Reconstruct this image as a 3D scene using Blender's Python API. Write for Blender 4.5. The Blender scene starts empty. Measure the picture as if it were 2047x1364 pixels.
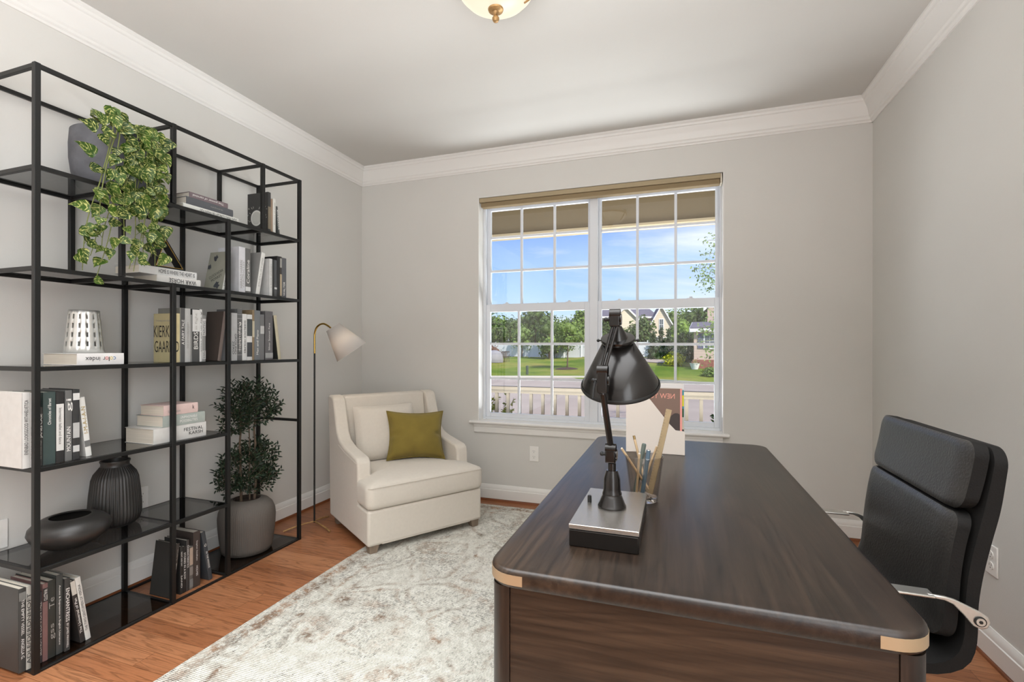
import bpy, math, random
from mathutils import Vector, Matrix
random.seed(11)
scene = bpy.context.scene
COL = scene.collection
PI = math.pi

# ------------------------------------------------------------------ camera
cam = bpy.data.cameras.new('camera')
cam.sensor_width = 36.0
cam.lens = 957.4 / 2047 * 36.0
cam.shift_y = 13.25 / 2047
cam.clip_start = 0.02
cam.clip_end = 600
camo = bpy.data.objects.new('camera', cam)
COL.objects.link(camo)
camo.matrix_world = (Matrix.Translation((0, 0, 1.2)) @ Matrix.Rotation(0.3288, 4, 'Z')
                     @ Matrix.Rotation(PI / 2, 4, 'X') @ Matrix.Rotation(0.0011, 4, 'Z'))
scene.camera = camo

# ------------------------------------------------------------------ view
vs = scene.view_settings
vs.view_transform = 'Standard'
vs.look = 'None'
vs.gamma = 1.0
vs.use_curve_mapping = False
vs.exposure = 0.28
scene.cycles.max_bounces = 10
scene.cycles.diffuse_bounces = 5
scene.cycles.transparent_max_bounces = 16
scene.cycles.transmission_bounces = 8
scene.cycles.glossy_bounces = 5
scene.cycles.caustics_reflective = False
scene.cycles.caustics_refractive = False
scene.cycles.sample_clamp_indirect = 4.0
try:
    scene.cycles.use_denoising = True
    scene.cycles.denoiser = 'OPENIMAGEDENOISE'
except Exception:
    pass

# ------------------------------------------------------------------ sky
world = bpy.data.worlds.new('sky')
scene.world = world
world.use_nodes = True
wt = world.node_tree
wt.nodes.clear()
def wn(t): return wt.nodes.new(t)
out = wn('ShaderNodeOutputWorld'); bg = wn('ShaderNodeBackground')
tc = wn('ShaderNodeTexCoord'); sx = wn('ShaderNodeSeparateXYZ')
wt.links.new(tc.outputs['Generated'], sx.inputs[0])
ramp = wn('ShaderNodeValToRGB')
wt.links.new(sx.outputs['Z'], ramp.inputs[0])
cr = ramp.color_ramp
cr.elements[0].position = 0.0; cr.elements[0].color = (0.72, 0.87, 1.0, 1)
cr.elements[1].position = 0.45; cr.elements[1].color = (0.14, 0.29, 0.74, 1)
e = cr.elements.new(0.12); e.color = (0.42, 0.64, 0.98, 1)
e = cr.elements.new(0.24); e.color = (0.24, 0.42, 0.87, 1)
mp = wn('ShaderNodeMapping'); mp.inputs['Scale'].default_value = (0.8, 0.8, 5.0)
mp.inputs['Rotation'].default_value = (0.0, 0.22, 0.5)
mp.inputs['Location'].default_value = (0.3, 0.0, 0.35)
wt.links.new(tc.outputs['Generated'], mp.inputs[0])
nz = wn('ShaderNodeTexNoise'); nz.inputs['Scale'].default_value = 1.25
nz.inputs['Detail'].default_value = 7; nz.inputs['Roughness'].default_value = 0.55
nz.inputs['Distortion'].default_value = 0.6
wt.links.new(mp.outputs[0], nz.inputs['Vector'])
cl = wn('ShaderNodeValToRGB')
cl.color_ramp.elements[0].position = 0.47; cl.color_ramp.elements[0].color = (0, 0, 0, 1)
cl.color_ramp.elements[1].position = 0.66; cl.color_ramp.elements[1].color = (0.85, 0.85, 0.85, 1)
wt.links.new(nz.outputs[0], cl.inputs[0])
mx = wn('ShaderNodeMixRGB')
mx.inputs[2].default_value = (0.93, 0.96, 1.0, 1)
wt.links.new(cl.outputs[0], mx.inputs[0]); wt.links.new(ramp.outputs[0], mx.inputs[1])
wt.links.new(mx.outputs[0], bg.inputs[0])
bg.inputs[1].default_value = 1.0
wt.links.new(bg.outputs[0], out.inputs[0])

# ------------------------------------------------------------------ sun and large lights
def light(name, kind, loc, energy, color, rot=(0, 0, 0), size=None, size_y=None, radius=None):
    d = bpy.data.lights.new(name, kind)
    d.energy = energy; d.color = color
    if kind == 'AREA':
        d.shape = 'RECTANGLE'; d.size = size; d.size_y = size_y
    if radius is not None and kind == 'POINT': d.shadow_soft_size = radius
    if kind == 'SUN': d.angle = radius
    o = bpy.data.objects.new(name, d); o.location = loc; o.rotation_euler = rot
    COL.objects.link(o); return o
sd = Vector((0.60, -0.55, 0.72)).normalized()
so = light('sun', 'SUN', (20, -20, 30), 4.6, (1.0, 0.95, 0.86), radius=0.012)
so.rotation_euler = sd.to_track_quat('Z', 'Y').to_euler()
# added fill lights, out of view
light('side_fill_light', 'AREA', (1.10, -1.9, 1.35), 72, (0.88, 0.94, 1.0), (0, PI / 2, 0), 2.2, 2.8)  # added sideways fill from the right, no real window here
light('up_fill_light', 'AREA', (-0.30, -0.95, 1.32), 104, (0.93, 0.965, 1.0), (PI, 0, 0), 2.5, 2.3)  # added upward fill to brighten the ceiling
dn = light('down_fill_light', 'AREA', (-0.6, 0.1, 2.70), 54, (0.94, 0.97, 1.0), (0, 0, 0), 3.0, 2.6)  # added downward fill for rug, floor and low walls
dn.data.spread = math.radians(110)
# added unseen fill low on the porch, aimed up to brighten ceiling
light('porch_fill_light', 'AREA', (-0.6, 4.55, 0.0), 225, (0.94, 0.97, 1.0), (PI + 0.45, 0, 0), 3.2, 1.3)

# ------------------------------------------------------------------ materials
def lin(c):
    return tuple(((v / 255 / 12.92) if v / 255 <= 0.04045 else ((v / 255 + 0.055) / 1.055) ** 2.4) for v in c) + (1.0,)
MATS = {}
def nt(name):
    m = bpy.data.materials.new(name); m.use_nodes = True
    b = m.node_tree.nodes['Principled BSDF']
    return m, m.node_tree, b
def mat(name, rgb, rough=0.5, metal=0.0, var=0.0, vscale=8.0, bump=0.0, bscale=200.0, stretch=(1, 1, 1), spec=None, coat=0.0, sheen=0.0):
    """plain procedural material: base colour with a little noise variation and bump"""
    if name in MATS: return MATS[name]
    m, t, b = nt(name)
    c = lin(rgb)
    b.inputs['Base Color'].default_value = c
    b.inputs['Roughness'].default_value = rough
    b.inputs['Metallic'].default_value = metal
    if spec is not None: b.inputs['Specular IOR Level'].default_value = spec
    if coat: b.inputs['Coat Weight'].default_value = coat; b.inputs['Coat Roughness'].default_value = 0.15
    if sheen: b.inputs['Sheen Weight'].default_value = sheen
    tcn = t.nodes.new('ShaderNodeTexCoord'); mpn = t.nodes.new('ShaderNodeMapping')
    mpn.inputs['Scale'].default_value = stretch
    t.links.new(tcn.outputs['Object'], mpn.inputs[0])
    if var > 0:
        n = t.nodes.new('ShaderNodeTexNoise'); n.inputs['Scale'].default_value = vscale; n.inputs['Detail'].default_value = 6
        t.links.new(mpn.outputs[0], n.inputs['Vector'])
        r = t.nodes.new('ShaderNodeValToRGB')
        r.color_ramp.elements[0].position = 0.3; r.color_ramp.elements[1].position = 0.7
        r.color_ramp.elements[0].color = tuple(x * (1 - var) for x in c[:3]) + (1,)
        r.color_ramp.elements[1].color = tuple(min(1, x * (1 + var)) for x in c[:3]) + (1,)
        t.links.new(n.outputs[0], r.inputs[0]); t.links.new(r.outputs[0], b.inputs['Base Color'])
    if bump > 0:
        n2 = t.nodes.new('ShaderNodeTexNoise'); n2.inputs['Scale'].default_value = bscale; n2.inputs['Detail'].default_value = 3
        t.links.new(mpn.outputs[0], n2.inputs['Vector'])
        bp = t.nodes.new('ShaderNodeBump'); bp.inputs['Strength'].default_value = bump; bp.inputs['Distance'].default_value = 0.002
        t.links.new(n2.outputs[0], bp.inputs['Height']); t.links.new(bp.outputs[0], b.inputs['Normal'])
    MATS[name] = m
    return m

class NB:
    """tiny node-building helper"""
    def __init__(s, t): s.t = t
    def n(s, kind, **kw):
        x = s.t.nodes.new(kind)
        for k, v in kw.items(): setattr(x, k, v)
        return x
    def l(s, a, b): s.t.links.new(a, b)
    def math(s, op, a, b=None):
        x = s.t.nodes.new('ShaderNodeMath'); x.operation = op
        for i, v in enumerate((a, b)):
            if v is None: continue
            if isinstance(v, (int, float)): x.inputs[i].default_value = v
            else: s.l(v, x.inputs[i])
        return x.outputs[0]
    def comb(s, a, b, c=0.0):
        x = s.t.nodes.new('ShaderNodeCombineXYZ')
        for i, v in enumerate((a, b, c)):
            if isinstance(v, (int, float)): x.inputs[i].default_value = v
            else: s.l(v, x.inputs[i])
        return x.outputs[0]
    def ramp(s, f, stops, interp='LINEAR'):
        x = s.t.nodes.new('ShaderNodeValToRGB'); r = x.color_ramp; r.interpolation = interp
        while len(r.elements) < len(stops): r.elements.new(0.5)
        for el, (p, c) in zip(r.elements, stops):
            el.position = p; el.color = c if len(c) == 4 else tuple(c) + (1,)
        s.l(f, x.inputs[0]); return x.outputs[0]
    def noise(s, vec, scale, detail=4, rough=0.5, dist=0.0):
        x = s.t.nodes.new('ShaderNodeTexNoise'); x.inputs['Scale'].default_value = scale
        x.inputs['Detail'].default_value = detail; x.inputs['Roughness'].default_value = rough; x.inputs['Distortion'].default_value = dist
        s.l(vec, x.inputs['Vector']); return x.outputs[0]
    def mix(s, f, a, b, mode='MIX'):
        x = s.t.nodes.new('ShaderNodeMixRGB'); x.blend_type = mode
        for i, v in enumerate((f, a, b)):
            if isinstance(v, (int, float)): x.inputs[i].default_value = v
            elif isinstance(v, tuple): x.inputs[i].default_value = v
            else: s.l(v, x.inputs[i])
        return x.outputs[0]

def oak_floor():
    m, t, b = nt('oak_floor'); q = NB(t)
    tcn = q.n('ShaderNodeTexCoord'); s = q.n('ShaderNodeSeparateXYZ'); q.l(tcn.outputs['Object'], s.inputs[0])
    X, Y = s.outputs[0], s.outputs[1]
    w = 0.083
    row = q.math('FLOOR', q.math('DIVIDE', Y, w))
    fy = q.math('FRACT', q.math('DIVIDE', Y, w))
    wn1 = q.n('ShaderNodeTexWhiteNoise', noise_dimensions='1D'); q.l(row, wn1.inputs['W'])
    xs = q.math('DIVIDE', q.math('ADD', X, q.math('MULTIPLY', wn1.outputs[0], 3.0)), 0.95)
    pid = q.math('FLOOR', xs); fx = q.math('FRACT', xs)
    wn2 = q.n('ShaderNodeTexWhiteNoise', noise_dimensions='2D'); q.l(q.comb(row, pid), wn2.inputs['Vector'])
    r2 = wn2.outputs[0]
    off = q.math('MULTIPLY', r2, 37.0)
    v1 = q.comb(q.math('MULTIPLY', X, 1.1), q.math('ADD', q.math('MULTIPLY', Y, 13.0), off), off)
    g1 = q.noise(v1, 1.3, 3, 0.5, 0.5)
    rings = q.math('FRACT', q.math('MULTIPLY', g1, 9.0))
    ringc = q.ramp(rings, [(0.0, (0.62, 0.60, 0.58)), (0.25, (1, 1, 1)), (0.85, (0.97, 0.97, 0.97)), (1.0, (0.64, 0.62, 0.60))])
    v2 = q.comb(q.math('MULTIPLY', X, 6.0), q.math('ADD', q.math('MULTIPLY', Y, 160.0), off), off)
    fine = q.ramp(q.noise(v2, 1.0, 4, 0.6), [(0.35, (0.84, 0.84, 0.84)), (0.6, (1.05, 1.05, 1.05))])
    base = q.ramp(r2, [(0.0, lin((144, 92, 60))), (0.35, lin((164, 108, 72))), (0.7, lin((152, 98, 65))), (1.0, lin((174, 119, 82)))])
    c = q.mix(1.0, base, ringc, 'MULTIPLY'); c = q.mix(1.0, c, fine, 'MULTIPLY')
    edge = q.math('MINIMUM', q.math('MINIMUM', fy, q.math('SUBTRACT', 1.0, fy)), q.math('MULTIPLY', q.math('MINIMUM', fx, q.math('SUBTRACT', 1.0, fx)), 10.0))
    em = q.ramp(edge, [(0.0, (0.5, 0.45, 0.4)), (0.022, (1, 1, 1))])
    c = q.mix(1.0, c, em, 'MULTIPLY')
    q.l(c, b.inputs['Base Color'])
    b.inputs['Roughness'].default_value = 0.38
    b.inputs['Specular IOR Level'].default_value = 0.35
    bp = q.n('ShaderNodeBump'); bp.inputs['Strength'].default_value = 0.25; bp.inputs['Distance'].default_value = 0.002
    q.l(q.mix(1.0, em, fine, 'MULTIPLY'), bp.inputs['Height']); q.l(bp.outputs[0], b.inputs['Normal'])
    return m

def walnut(name, along, tone=1.0, rough=0.33):
    """dark walnut veneer, grain running along axis 0/1/2 of the world"""
    m, t, b = nt(name); q = NB(t)
    tcn = q.n('ShaderNodeTexCoord'); s = q.n('ShaderNodeSeparateXYZ'); q.l(tcn.outputs['Object'], s.inputs[0])
    ax = [s.outputs[0], s.outputs[1], s.outputs[2]]
    sc = [4.6, 4.6, 4.6]; sc[along] = 0.6
    v = q.comb(*[q.math('MULTIPLY', ax[i], sc[i]) for i in range(3)])
    g = q.noise(v, 1.0, 3, 0.5, 0.5)
    rings = q.math('FRACT', q.math('MULTIPLY', g, 17.0))
    rc = q.ramp(rings, [(0.0, (0.62, 0.62, 0.62)), (0.35, (1.12, 1.12, 1.12)), (0.75, (1, 1, 1)), (1.0, (0.62, 0.62, 0.62))])
    sc2 = [75, 75, 75]; sc2[along] = 3.0
    v2 = q.comb(*[q.math('MULTIPLY', ax[i], sc2[i]) for i in range(3)])
    f = q.noise(v2, 1.0, 5, 0.65)
    fc = q.ramp(f, [(0.34, (0.5, 0.5, 0.5)), (0.62, (1.35, 1.35, 1.35))])
    big = q.ramp(q.noise(v, 0.5, 2), [(0.3, tuple(x * tone for x in lin((96, 76, 62))[:3])), (0.5, tuple(x * tone for x in lin((80, 62, 50))[:3])), (0.7, tuple(x * tone for x in lin((120, 94, 72))[:3]))])
    c = q.mix(1.0, q.mix(1.0, big, rc, 'MULTIPLY'), fc, 'MULTIPLY')
    q.l(c, b.inputs['Base Color'])
    b.inputs['Roughness'].default_value = rough; b.inputs['Specular IOR Level'].default_value = 0.5
    bp = q.n('ShaderNodeBump'); bp.inputs['Strength'].default_value = 0.3; bp.inputs['Distance'].default_value = 0.0012
    q.l(q.mix(0.5, fc, rc), bp.inputs['Height']); q.l(bp.outputs[0], b.inputs['Normal'])
    return m

def rug_material():
    m, t, b = nt('rug_wool'); q = NB(t)
    tcn = q.n('ShaderNodeTexCoord'); s = q.n('ShaderNodeSeparateXYZ'); q.l(tcn.outputs['Object'], s.inputs[0])
    P = tcn.outputs['Object']; X, Y = s.outputs[0], s.outputs[1]
    # woven ribs running across the rug
    wob = q.math('MULTIPLY', q.noise(P, 4.0, 2), 0.012)
    ys = q.math('MULTIPLY', q.math('ADD', Y, wob), 128.0)
    rowf = q.math('FRACT', ys); rowi = q.math('FLOOR', ys)
    rib = q.math('SUBTRACT', 1.0, q.math('ABSOLUTE', q.math('SUBTRACT', q.math('MULTIPLY', rowf, 2.0), 1.0)))
    # dark yarn flecks, short dashes along a rib
    vd = q.comb(q.math('MULTIPLY', X, 60.0), q.math('MULTIPLY', rowi, 3.7), 0.0)
    dash = q.noise(vd, 1.0, 2, 0.6)
    dens = q.noise(P, 3.2, 4, 0.6)
    dm = q.math('MULTIPLY', q.math('GREATER_THAN', q.math('ADD', dash, q.math('MULTIPLY', q.math('SUBTRACT', dens, 0.5), 0.7)), 0.60), q.math('LESS_THAN', rib, 0.42))
    # faded ornament: warped rings and vines in taupe
    wv = q.n('ShaderNodeTexNoise'); wv.inputs['Scale'].default_value = 2.6; wv.inputs['Detail'].default_value = 3; q.l(P, wv.inputs['Vector'])
    vadd = q.n('ShaderNodeVectorMath', operation='MULTIPLY_ADD'); q.l(wv.outputs['Color'], vadd.inputs[0])
    vadd.inputs[1].default_value = (0.28, 0.28, 0.0); q.l(P, vadd.inputs[2])
    vo = q.n('ShaderNodeTexVoronoi', feature='DISTANCE_TO_EDGE'); vo.inputs['Scale'].default_value = 3.6; q.l(vadd.outputs[0], vo.inputs['Vector'])
    orn1 = q.ramp(vo.outputs['Distance'], [(0.0, (0, 0, 0)), (0.05, (0, 0, 0)), (0.09, (.7, .7, .7)), (0.13, (0.6, 0.6, 0.6)), (0.18, (0, 0, 0)), (1.0, (0, 0, 0))])
    vo2 = q.n('ShaderNodeTexVoronoi'); vo2.inputs['Scale'].default_value = 7.0; q.l(vadd.outputs[0], vo2.inputs['Vector'])
    orn2 = q.ramp(vo2.outputs['Distance'], [(0.0, (1, 1, 1)), (0.22, (0.8, 0.8, 0.8)), (0.34, (0, 0, 0))])
    worn = q.ramp(q.noise(P, 5.0, 6, 0.72), [(0.39, (0, 0, 0)), (0.55, (1, 1, 1))])
    spk = q.ramp(q.noise(P, 46.0, 5, 0.75), [(0.38, (0, 0, 0)), (0.56, (1, 1, 1))])
    orn = q.mix(1.0, q.mix(1.0, q.mix(0.5, orn1, orn2, 'ADD'), worn, 'MULTIPLY'), spk, 'MULTIPLY')
    # border lines along the rug edges (rug centre at 0,0)
    ax = q.math('SUBTRACT', 1.22, q.math('ABSOLUTE', X)); ay = q.math('SUBTRACT', 1.525, q.math('ABSOLUTE', Y))
    ed = q.math('MINIMUM', ax, ay)
    ed = q.math('ADD', ed, q.math('MULTIPLY', q.math('SUBTRACT', q.noise(P, 12.0, 3), 0.5), 0.05))
    bl = q.ramp(ed, [(0.0, (0.4, 0.4, 0.4)), (0.02, (0, 0, 0)), (0.05, (0.8, 0.8, 0.8)), (0.075, (0.8, 0.8, 0.8)), (0.10, (0, 0, 0)), (0.16, (0, 0, 0)), (0.175, (0.6, 0.6, 0.6)), (0.19, (0, 0, 0))])
    bl = q.mix(1.0, bl, spk, 'MULTIPLY')
    orn = q.mix(1.0, orn, bl, 'ADD')
    cream = q.ramp(q.noise(P, 24.0, 4), [(0.3, lin((200, 197, 187))), (0.7, lin((222, 220, 211)))])
    taupe = q.ramp(q.noise(P, 6.0, 3), [(0.35, lin((122, 110, 98))), (0.65, lin((172, 142, 118)))])
    c = q.mix(q.math('MULTIPLY', orn, 0.95), cream, taupe)
    ribc = q.ramp(rib, [(0.0, (0.88, 0.88, 0.87)), (0.4, (1, 1, 1))])
    c = q.mix(1.0, c, ribc, 'MULTIPLY')
    knot = q.noise(q.comb(q.math('MULTIPLY', X, 150.0), q.math('MULTIPLY', rowi, 5.3), 0.0), 1.0, 1)
    c = q.mix(1.0, c, q.ramp(knot, [(0.3, (.80, .80, .79)), (0.6, (1.04, 1.04, 1.04))]), 'MULTIPLY')
    c = q.mix(dm, c, lin((84, 80, 76)))
    q.l(c, b.inputs['Base Color']); b.inputs['Roughness'].default_value = 0.95
    b.inputs['Specular IOR Level'].default_value = 0.1
    bp = q.n('ShaderNodeBump'); bp.inputs['Strength'].default_value = 0.6; bp.inputs['Distance'].default_value = 0.003
    q.l(q.math('ADD', rib, q.math('MULTIPLY', q.noise(P, 150.0, 2), 0.8)), bp.inputs['Height']); q.l(bp.outputs[0], b.inputs['Normal'])
    return m

def thin_glass(name, tint, refl=1.0, rough=0.0):
    m = bpy.data.materials.new(name); m.use_nodes = True; t = m.node_tree; t.nodes.clear(); q = NB(t)
    o = q.n('ShaderNodeOutputMaterial'); tr = q.n('ShaderNodeBsdfTransparent'); gl = q.n('ShaderNodeBsdfGlossy')
    tr.inputs[0].default_value = tint; gl.inputs['Roughness'].default_value = rough
    lw = q.n('ShaderNodeLayerWeight'); lw.inputs[0].default_value = 0.5
    fr = q.math('ADD', q.math('MULTIPLY', q.math('POWER', lw.outputs['Facing'], 5.0), 0.95), 0.042)
    mxs = q.n('ShaderNodeMixShader'); q.l(q.math('MULTIPLY', fr, refl), mxs.inputs[0])
    q.l(tr.outputs[0], mxs.inputs[1]); q.l(gl.outputs[0], mxs.inputs[2]); q.l(mxs.outputs[0], o.inputs[0])
    return m

def leaf_material(name, dark, lightc, pale=None, vein=None, trans=0.25, rough=0.45):
    m, t, b = nt(name); q = NB(t)
    uv = q.n('ShaderNodeUVMap'); s = q.n('ShaderNodeSeparateXYZ'); q.l(uv.outputs[0], s.inputs[0])
    U, V = s.outputs[0], s.outputs[1]
    rnd = q.noise(q.comb(q.math('FLOOR', U), q.math('FLOOR', V)), 3.3, 0)
    c = q.mix(q.ramp(rnd, [(0.35, (0, 0, 0)), (0.65, (1, 1, 1))]), lin(dark), lin(lightc))
    if pale is not None:
        fv = q.math('ABSOLUTE', q.math('SUBTRACT', q.math('FRACT', V), 0.5))
        # streaks sweep from the midrib outward towards the tip
        vv = q.comb(q.math('MULTIPLY', q.math('SUBTRACT', U, q.math('MULTIPLY', fv, 0.7)), 7.0), q.math('MULTIPLY', V, 2.6), 0.0)
        st = q.ramp(q.noise(vv, 1.3, 4, 0.6), [(0.52, (0, 0, 0)), (0.60, (1, 1, 1))])
        c = q.mix(st, c, lin(pale))
    q.l(c, b.inputs['Base Color']); b.inputs['Roughness'].default_value = rough
    b.inputs['Specular IOR Level'].default_value = 0.35
    if trans > 0:
        o = [n for n in t.nodes if n.type == 'OUTPUT_MATERIAL'][0]
        tl = q.n('ShaderNodeBsdfTranslucent'); q.l(c, tl.inputs[0])
        ms = q.n('ShaderNodeMixShader'); ms.inputs[0].default_value = trans
        q.l(b.outputs[0], ms.inputs[1]); q.l(tl.outputs[0], ms.inputs[2]); q.l(ms.outputs[0], o.inputs[0])
    return m

def emissive(name, rgb, strength, base=(240, 235, 225)):
    m, t, b = nt(name)
    b.inputs['Base Color'].default_value = lin(base)
    b.inputs['Emission Color'].default_value = lin(rgb); b.inputs['Emission Strength'].default_value = strength
    b.inputs['Roughness'].default_value = 0.4
    return m

M_wall = mat('wall_paint', (214, 212, 207), 0.85, var=0.012, vscale=3, bump=0.12, bscale=260, spec=0.2)
M_ceil = mat('ceiling_paint', (207, 205, 200), 0.9, var=0.01, vscale=3, bump=0.10, bscale=240, spec=0.15)
M_trim = mat('trim_paint', (232, 230, 226), 0.42, bump=0.03, bscale=60)
M_floor = oak_floor()
M_shoe = mat('stained_oak_shoe', (128, 74, 42), 0.4, var=0.25, vscale=14, stretch=(0.6, 0.6, 8))
M_vinyl = mat('window_vinyl', (226, 230, 236), 0.35)
M_glass = thin_glass('window_glass', (0.985, 0.99, 0.99, 1))
M_smoke = thin_glass('smoked_shelf_glass', (0.46, 0.465, 0.47, 1), 1.2)
M_black = mat('black_powder_coat', (28, 28, 27), 0.45, metal=0.3, bump=0.05, bscale=500)
M_rug = rug_material()
M_walnut_top = walnut('walnut_top', 1, 0.20)
M_walnut_end = walnut('walnut_end', 0, 0.20)
M_walnut_post = walnut('walnut_post', 2, 0.20)
M_brass = mat('brushed_brass', (176, 154, 124), 0.4, metal=0.55, bump=0.05, bscale=300)
M_gold = mat('polished_brass', (196, 160, 84), 0.25, metal=1.0)
M_linen = mat('cream_linen', (206, 198, 186), 0.92, var=0.02, vscale=60, bump=0.25, bscale=900, spec=0.15, sheen=0.2)
M_velvet = mat('olive_velvet', (126, 110, 52), 0.85, var=0.10, vscale=9, bump=0.2, bscale=700, spec=0.15, sheen=0.12)
M_wleg = mat('weathered_wood', (124, 108, 92), 0.7, var=0.25, vscale=30, stretch=(1, 1, 0.2))
M_leather = mat('black_leather', (46, 44, 42), 0.36, var=0.12, vscale=20, bump=0.55, bscale=170, spec=0.6)
M_leather2 = mat('black_leather_side', (22, 21, 20), 0.7, var=0.1, vscale=20, bump=0.3, bscale=260, spec=0.2)
M_chrome = mat('satin_aluminium', (200, 198, 192), 0.3, metal=0.9)
M_bronze = mat('dark_bronze_enamel', (27, 24, 22), 0.26, metal=0.55, coat=0.35)
M_bronze_top = mat('brushed_bronze_plate', (190, 184, 176), 0.26, metal=0.9, bump=0.15, bscale=300, stretch=(0.15, 6, 1))
M_card = mat('warm_white_board', (214, 204, 194), 0.6, bump=0.03, bscale=80)
M_cupglass = thin_glass('tumbler_glass', (0.90, 0.88, 0.86, 1), 1.8, 0.02)

# ------------------------------------------------------------------ mesh helpers
WM = {}
class MB:
    def __init__(s): s.v = []; s.f = []; s.uv = {}
    def add(s, vs, fs, M=None):
        o = len(s.v)
        for p in vs:
            p = Vector(p)
            s.v.append(M @ p if M is not None else p)
        for f in fs: s.f.append([i + o for i in f])
        return o
    def box(s, x0, x1, y0, y1, z0, z1, M=None):
        vs = [(x, y, z) for z in (z0, z1) for y in (y0, y1) for x in (x0, x1)]
        fs = [(0, 2, 3, 1), (4, 5, 7, 6), (0, 1, 5, 4), (2, 6, 7, 3), (0, 4, 6, 2), (1, 3, 7, 5)]
        s.add(vs, fs, M); return s
    def prism(s, poly, a0, a1, axis='x', M=None):
        """closed 2-D polygon extruded; axis x: (y,z); y: (x,z); z: (x,y)"""
        n = len(poly)
        def P(p, a):
            return {'x': (a, p[0], p[1]), 'y': (p[0], a, p[1]), 'z': (p[0], p[1], a)}[axis]
        vs = [P(p, a0) for p in poly] + [P(p, a1) for p in poly]
        area = sum(poly[i][0] * poly[(i + 1) % n][1] - poly[(i + 1) % n][0] * poly[i][1] for i in range(n))
        flip = (area < 0) ^ (axis == 'y')
        fs = [list(range(n))[::-1], list(range(n, 2 * n))] + [(i, (i + 1) % n, (i + 1) % n + n, i + n) for i in range(n)]
        if flip ^ (a1 < a0): fs = [list(f)[::-1] for f in fs]
        s.add(vs, fs, M); return s
    def lathe(s, prof, c=(0, 0, 0), n=32, M=None, flute=0, famp=0.0, cap0=True, cap1=True):
        """profile of (radius, z) from bottom to top"""
        vs = []; fs = []
        for (r, z) in prof:
            for i in range(n):
                a = 2 * PI * i / n
                rr = r * (1 + famp * math.cos(a * flute)) if flute else r
                vs.append((c[0] + rr * math.cos(a), c[1] + rr * math.sin(a), c[2] + z))
        for k in range(len(prof) - 1):
            for i in range(n):
                j = (i + 1) % n
                fs.append((k * n + i, k * n + j, (k + 1) * n + j, (k + 1) * n + i))
        if cap0: fs.append(list(range(n))[::-1])
        if cap1: fs.append([(len(prof) - 1) * n + i for i in range(n)])
        s.add(vs, fs, M); return s
    def cyl(s, p0, p1, r0, r1=None, n=16):
        p0 = Vector(p0); p1 = Vector(p1); d = p1 - p0; L = d.length
        M = Matrix.Translation(p0) @ d.to_track_quat('Z', 'Y').to_matrix().to_4x4()
        return s.lathe([(r0, 0), (r0 if r1 is None else r1, L)], n=n, M=M)
    def tube(s, pts, r, n=10, r1=None):
        pts = [Vector(p) for p in pts]; K = len(pts)
        vs = []; fs = []
        ref = Vector((0, 0, 1))
        if abs((pts[1] - pts[0]).normalized().z) > 0.9: ref = Vector((1, 0, 0))
        u = None
        for k, p in enumerate(pts):
            d = (pts[min(k + 1, K - 1)] - pts[max(k - 1, 0)]).normalized()
            if u is None: u = d.cross(ref).normalized()
            else: u = (u - d * u.dot(d)).normalized()
            w = d.cross(u)
            rr = r if r1 is None else r + (r1 - r) * k / (K - 1)
            for i in range(n):
                a = 2 * PI * i / n
                vs.append(p + u * (rr * math.cos(a)) + w * (rr * math.sin(a)))
        for k in range(K - 1):
            for i in range(n):
                j = (i + 1) % n
                fs.append((k * n + i, k * n + j, (k + 1) * n + j, (k + 1) * n + i))
        fs.append(list(range(n))[::-1]); fs.append([(K - 1) * n + i for i in range(n)])
        s.add(vs, fs); return s
    def ball(s, c, r, n=12, sc=(1, 1, 1)):
        prof = [(max(1e-4, r * math.sin(PI * k / n)), -r * math.cos(PI * k / n)) for k in range(n + 1)]
        M = Matrix.Translation(c) @ Matrix.Diagonal((*sc, 1))
        return s.lathe(prof, n=max(8, n * 2 - 4), M=M)
    def leaf(s, base, d, nrm, L, W, kind='oval', curl=0.15, rid=None):
        """leaf blade from base along d, facing nrm; uv carries a per-leaf cell so every leaf differs"""
        d = d.normalized(); sd_ = d.cross(nrm)
        if sd_.length < 1e-4: sd_ = d.cross(Vector((1, 0, 0)))
        sd_.normalize(); nn = sd_.cross(d).normalized()
        if kind == 'heart': prof = [(0, .10), (.06, .42), (.22, .52), (.45, .44), (.7, .27), (.88, .11), (1, 0)]
        elif kind == 'quad': prof = [(0, .3), (1, .3)]
        else: prof = [(0, .02), (.35, .5), (.7, .38), (1, 0)]
        cu, cv = (random.randint(0, 60), random.randint(0, 60)) if rid is None else rid
        o = len(s.v)
        for (t, w) in prof:
            p = base + d * (L * t) + nn * (-curl * L * t * t)
            e_ = nn * (0.16 * W * (w > 0.05))
            s.v += [p - sd_ * (W * w) + e_, p.copy(), p + sd_ * (W * w) + e_]
            s.uvl = getattr(s, 'uvl', [])
        for k in range(len(prof) - 1):
            a = o + 3 * k
            for (i0, i1, v0, v1) in ((0, 1, 0.02, 0.5), (1, 2, 0.5, 0.98)):
                fi = len(s.f)
                s.f.append([a + i0, a + i1, a + 3 + i1, a + 3 + i0])
                u0, u1 = prof[k][0] * .96 + .02, prof[k + 1][0] * .96 + .02
                s.uv[fi] = [(cu + u0, cv + v0), (cu + u0, cv + v1), (cu + u1, cv + v1), (cu + u1, cv + v0)]
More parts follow.
